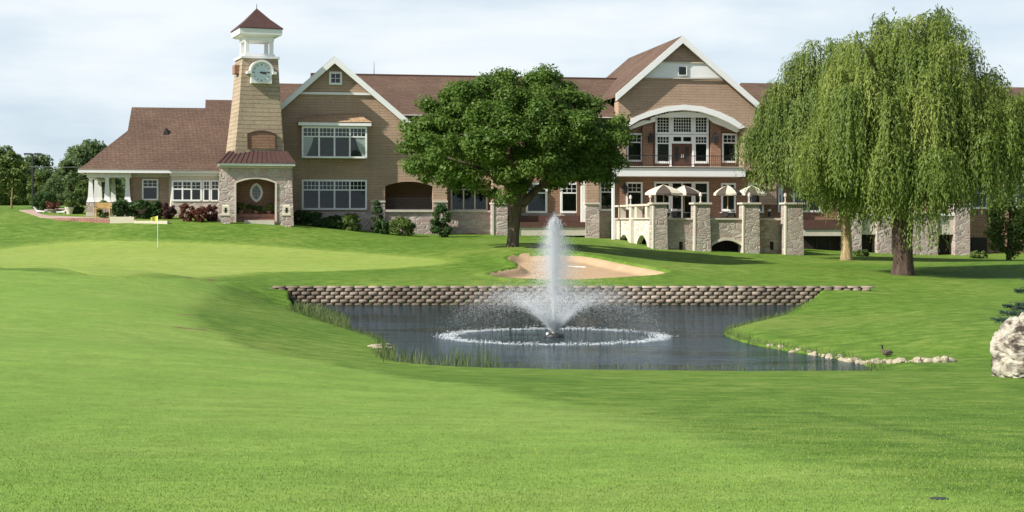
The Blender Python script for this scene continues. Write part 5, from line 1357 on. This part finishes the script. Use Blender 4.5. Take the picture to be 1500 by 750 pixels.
mtb, t = mat('turf_blade'); a = t.node('ShaderNodeAttribute', _attribute_name='tint').outputs['Fac']
finish(t, t.ramp(a, [(0, (.088, .17, .022)), (.5, (.162, .262, .043)), (1, (.26, .335, .082))]), .6, spec=.2)
n = 100000; D = 7.0/(1-RNG.random(n)*.70); X = (RNG.random(n)-.5)*.80*D
z = hgt(X, D); inf = smooth(-.6, .6, sdist(X, D, FAIR)); h_ = RNG.uniform(.007, .016, n)*(1.35-.35*inf); A = unit(np.column_stack([RNG.normal(size=n)*.45, RNG.normal(size=n)*.45, np.ones(n)])); N = unit(np.column_stack([RNG.normal(size=n), RNG.normal(size=n)-.5, np.zeros(n)]))
tn = .40+.22*inf+.11*RNG.normal(size=n)
o_ = leaves('turf_blades', np.column_stack([X, D, z+h_*.4]), A, N, h_*.6, .0022, np.clip(tn, 0, 1), mtb); o_['kind'] = 'stuff'
ra, rb = ground(834, 392), ground(858, 393.5)
rk = thing('bunker_rake', 'white handled rake lying on the sand of the bunker', 'rake', ra)
MB().tube([(0, 0, .06), tuple(rb-ra+Vector((0, 0, .07)))], .028, 6).build('handle', M['white'], rk)
mb = MB(); mb.box(-.05, .02, -.28, .28, .03, .07)
for i in range(9): mb.box(-.04, -.02, -.27+i*.0675-.01, -.27+i*.0675+.01, -.03, .03)
mb.build('rake_head', M['white'], rk)
# goose at the water's edge
mg, t = mat('goose_feathers'); s = t.node('ShaderNodeSeparateXYZ', Vector=t.coord())
nb = t.noise(t.coord(), 22, 4); c = t.ramp(nb, [(.35, (.075, .055, .042)), (.65, (.15, .115, .09))])
c = t.mix(t.rng(s.outputs[2], .36, .40), c, (.012, .011, .010)); finish(t, c, .7, nb, .3, .01)
gp = ground(1299, 523)
go = thing('goose', 'dark goose sitting on the grass above the shore stones', 'goose', gp, R(8)); go.scale = (.56, .56, .56)
me = bpy.data.meshes.new('body'); sk = [((.30, 0, .22), .03), ((.20, 0, .21), .10), ((.05, 0, .19), .145), ((-.10, 0, .20), .135), ((-.19, 0, .26), .085), ((-.215, 0, .36), .046), ((-.21, 0, .46), .038), ((-.22, 0, .53), .046), ((-.255, 0, .535), .034)]
me.from_pydata([p for p, r_ in sk], [(i, i+1) for i in range(len(sk)-1)], []); gb = bpy.data.objects.new('body', me); COL.objects.link(gb); gb.parent = go; me.materials.append(mg)
gb.modifiers.new('skin', 'SKIN'); 
for sv, (_, r_) in zip(me.skin_vertices[0].data, sk): sv.radius = (r_, r_)
me.skin_vertices[0].data[2].use_root = True
gb.modifiers.new('sub', 'SUBSURF').render_levels = 2
MB().loft([[(-.27, -.018, .52), (-.27, .018, .52), (-.27, .012, .55), (-.27, -.012, .55)], [(-.345, -.006, .522), (-.345, .006, .522), (-.345, .005, .53), (-.345, -.005, .53)]]).build('bill', M['iron'], go)
for s_ in (-1, 1): MB().tube([(.02, s_*.06, .1), (.0, s_*.06, 0)], .012, 5).build('leg', M['iron'], go)
MB().loft([[(-.1, y_, .24), (.1, y_*1.15, .27), (.30, y_*.6, .24), (.12, y_*1.05, .15)] for y_ in (.11, .15)]).build('wing', mg, go); MB().loft([[(-.1, y_, .24), (.1, y_*1.15, .27), (.30, y_*.6, .24), (.12, y_*1.05, .15)] for y_ in (-.11, -.15)]).build('wing', mg, go)
# black disc standing in for a dark divot in the foreground turf
dp = ground(1376, 731)
tag(MB().tube([(dp.x, dp.y, dp.z-.03), (dp.x, dp.y, dp.z+.004), (dp.x, dp.y, dp.z+.006)], [.05, .055, .01], 12).build('divot_disc', M['iron']), 'small dark divot cut in the foreground turf', 'divot')
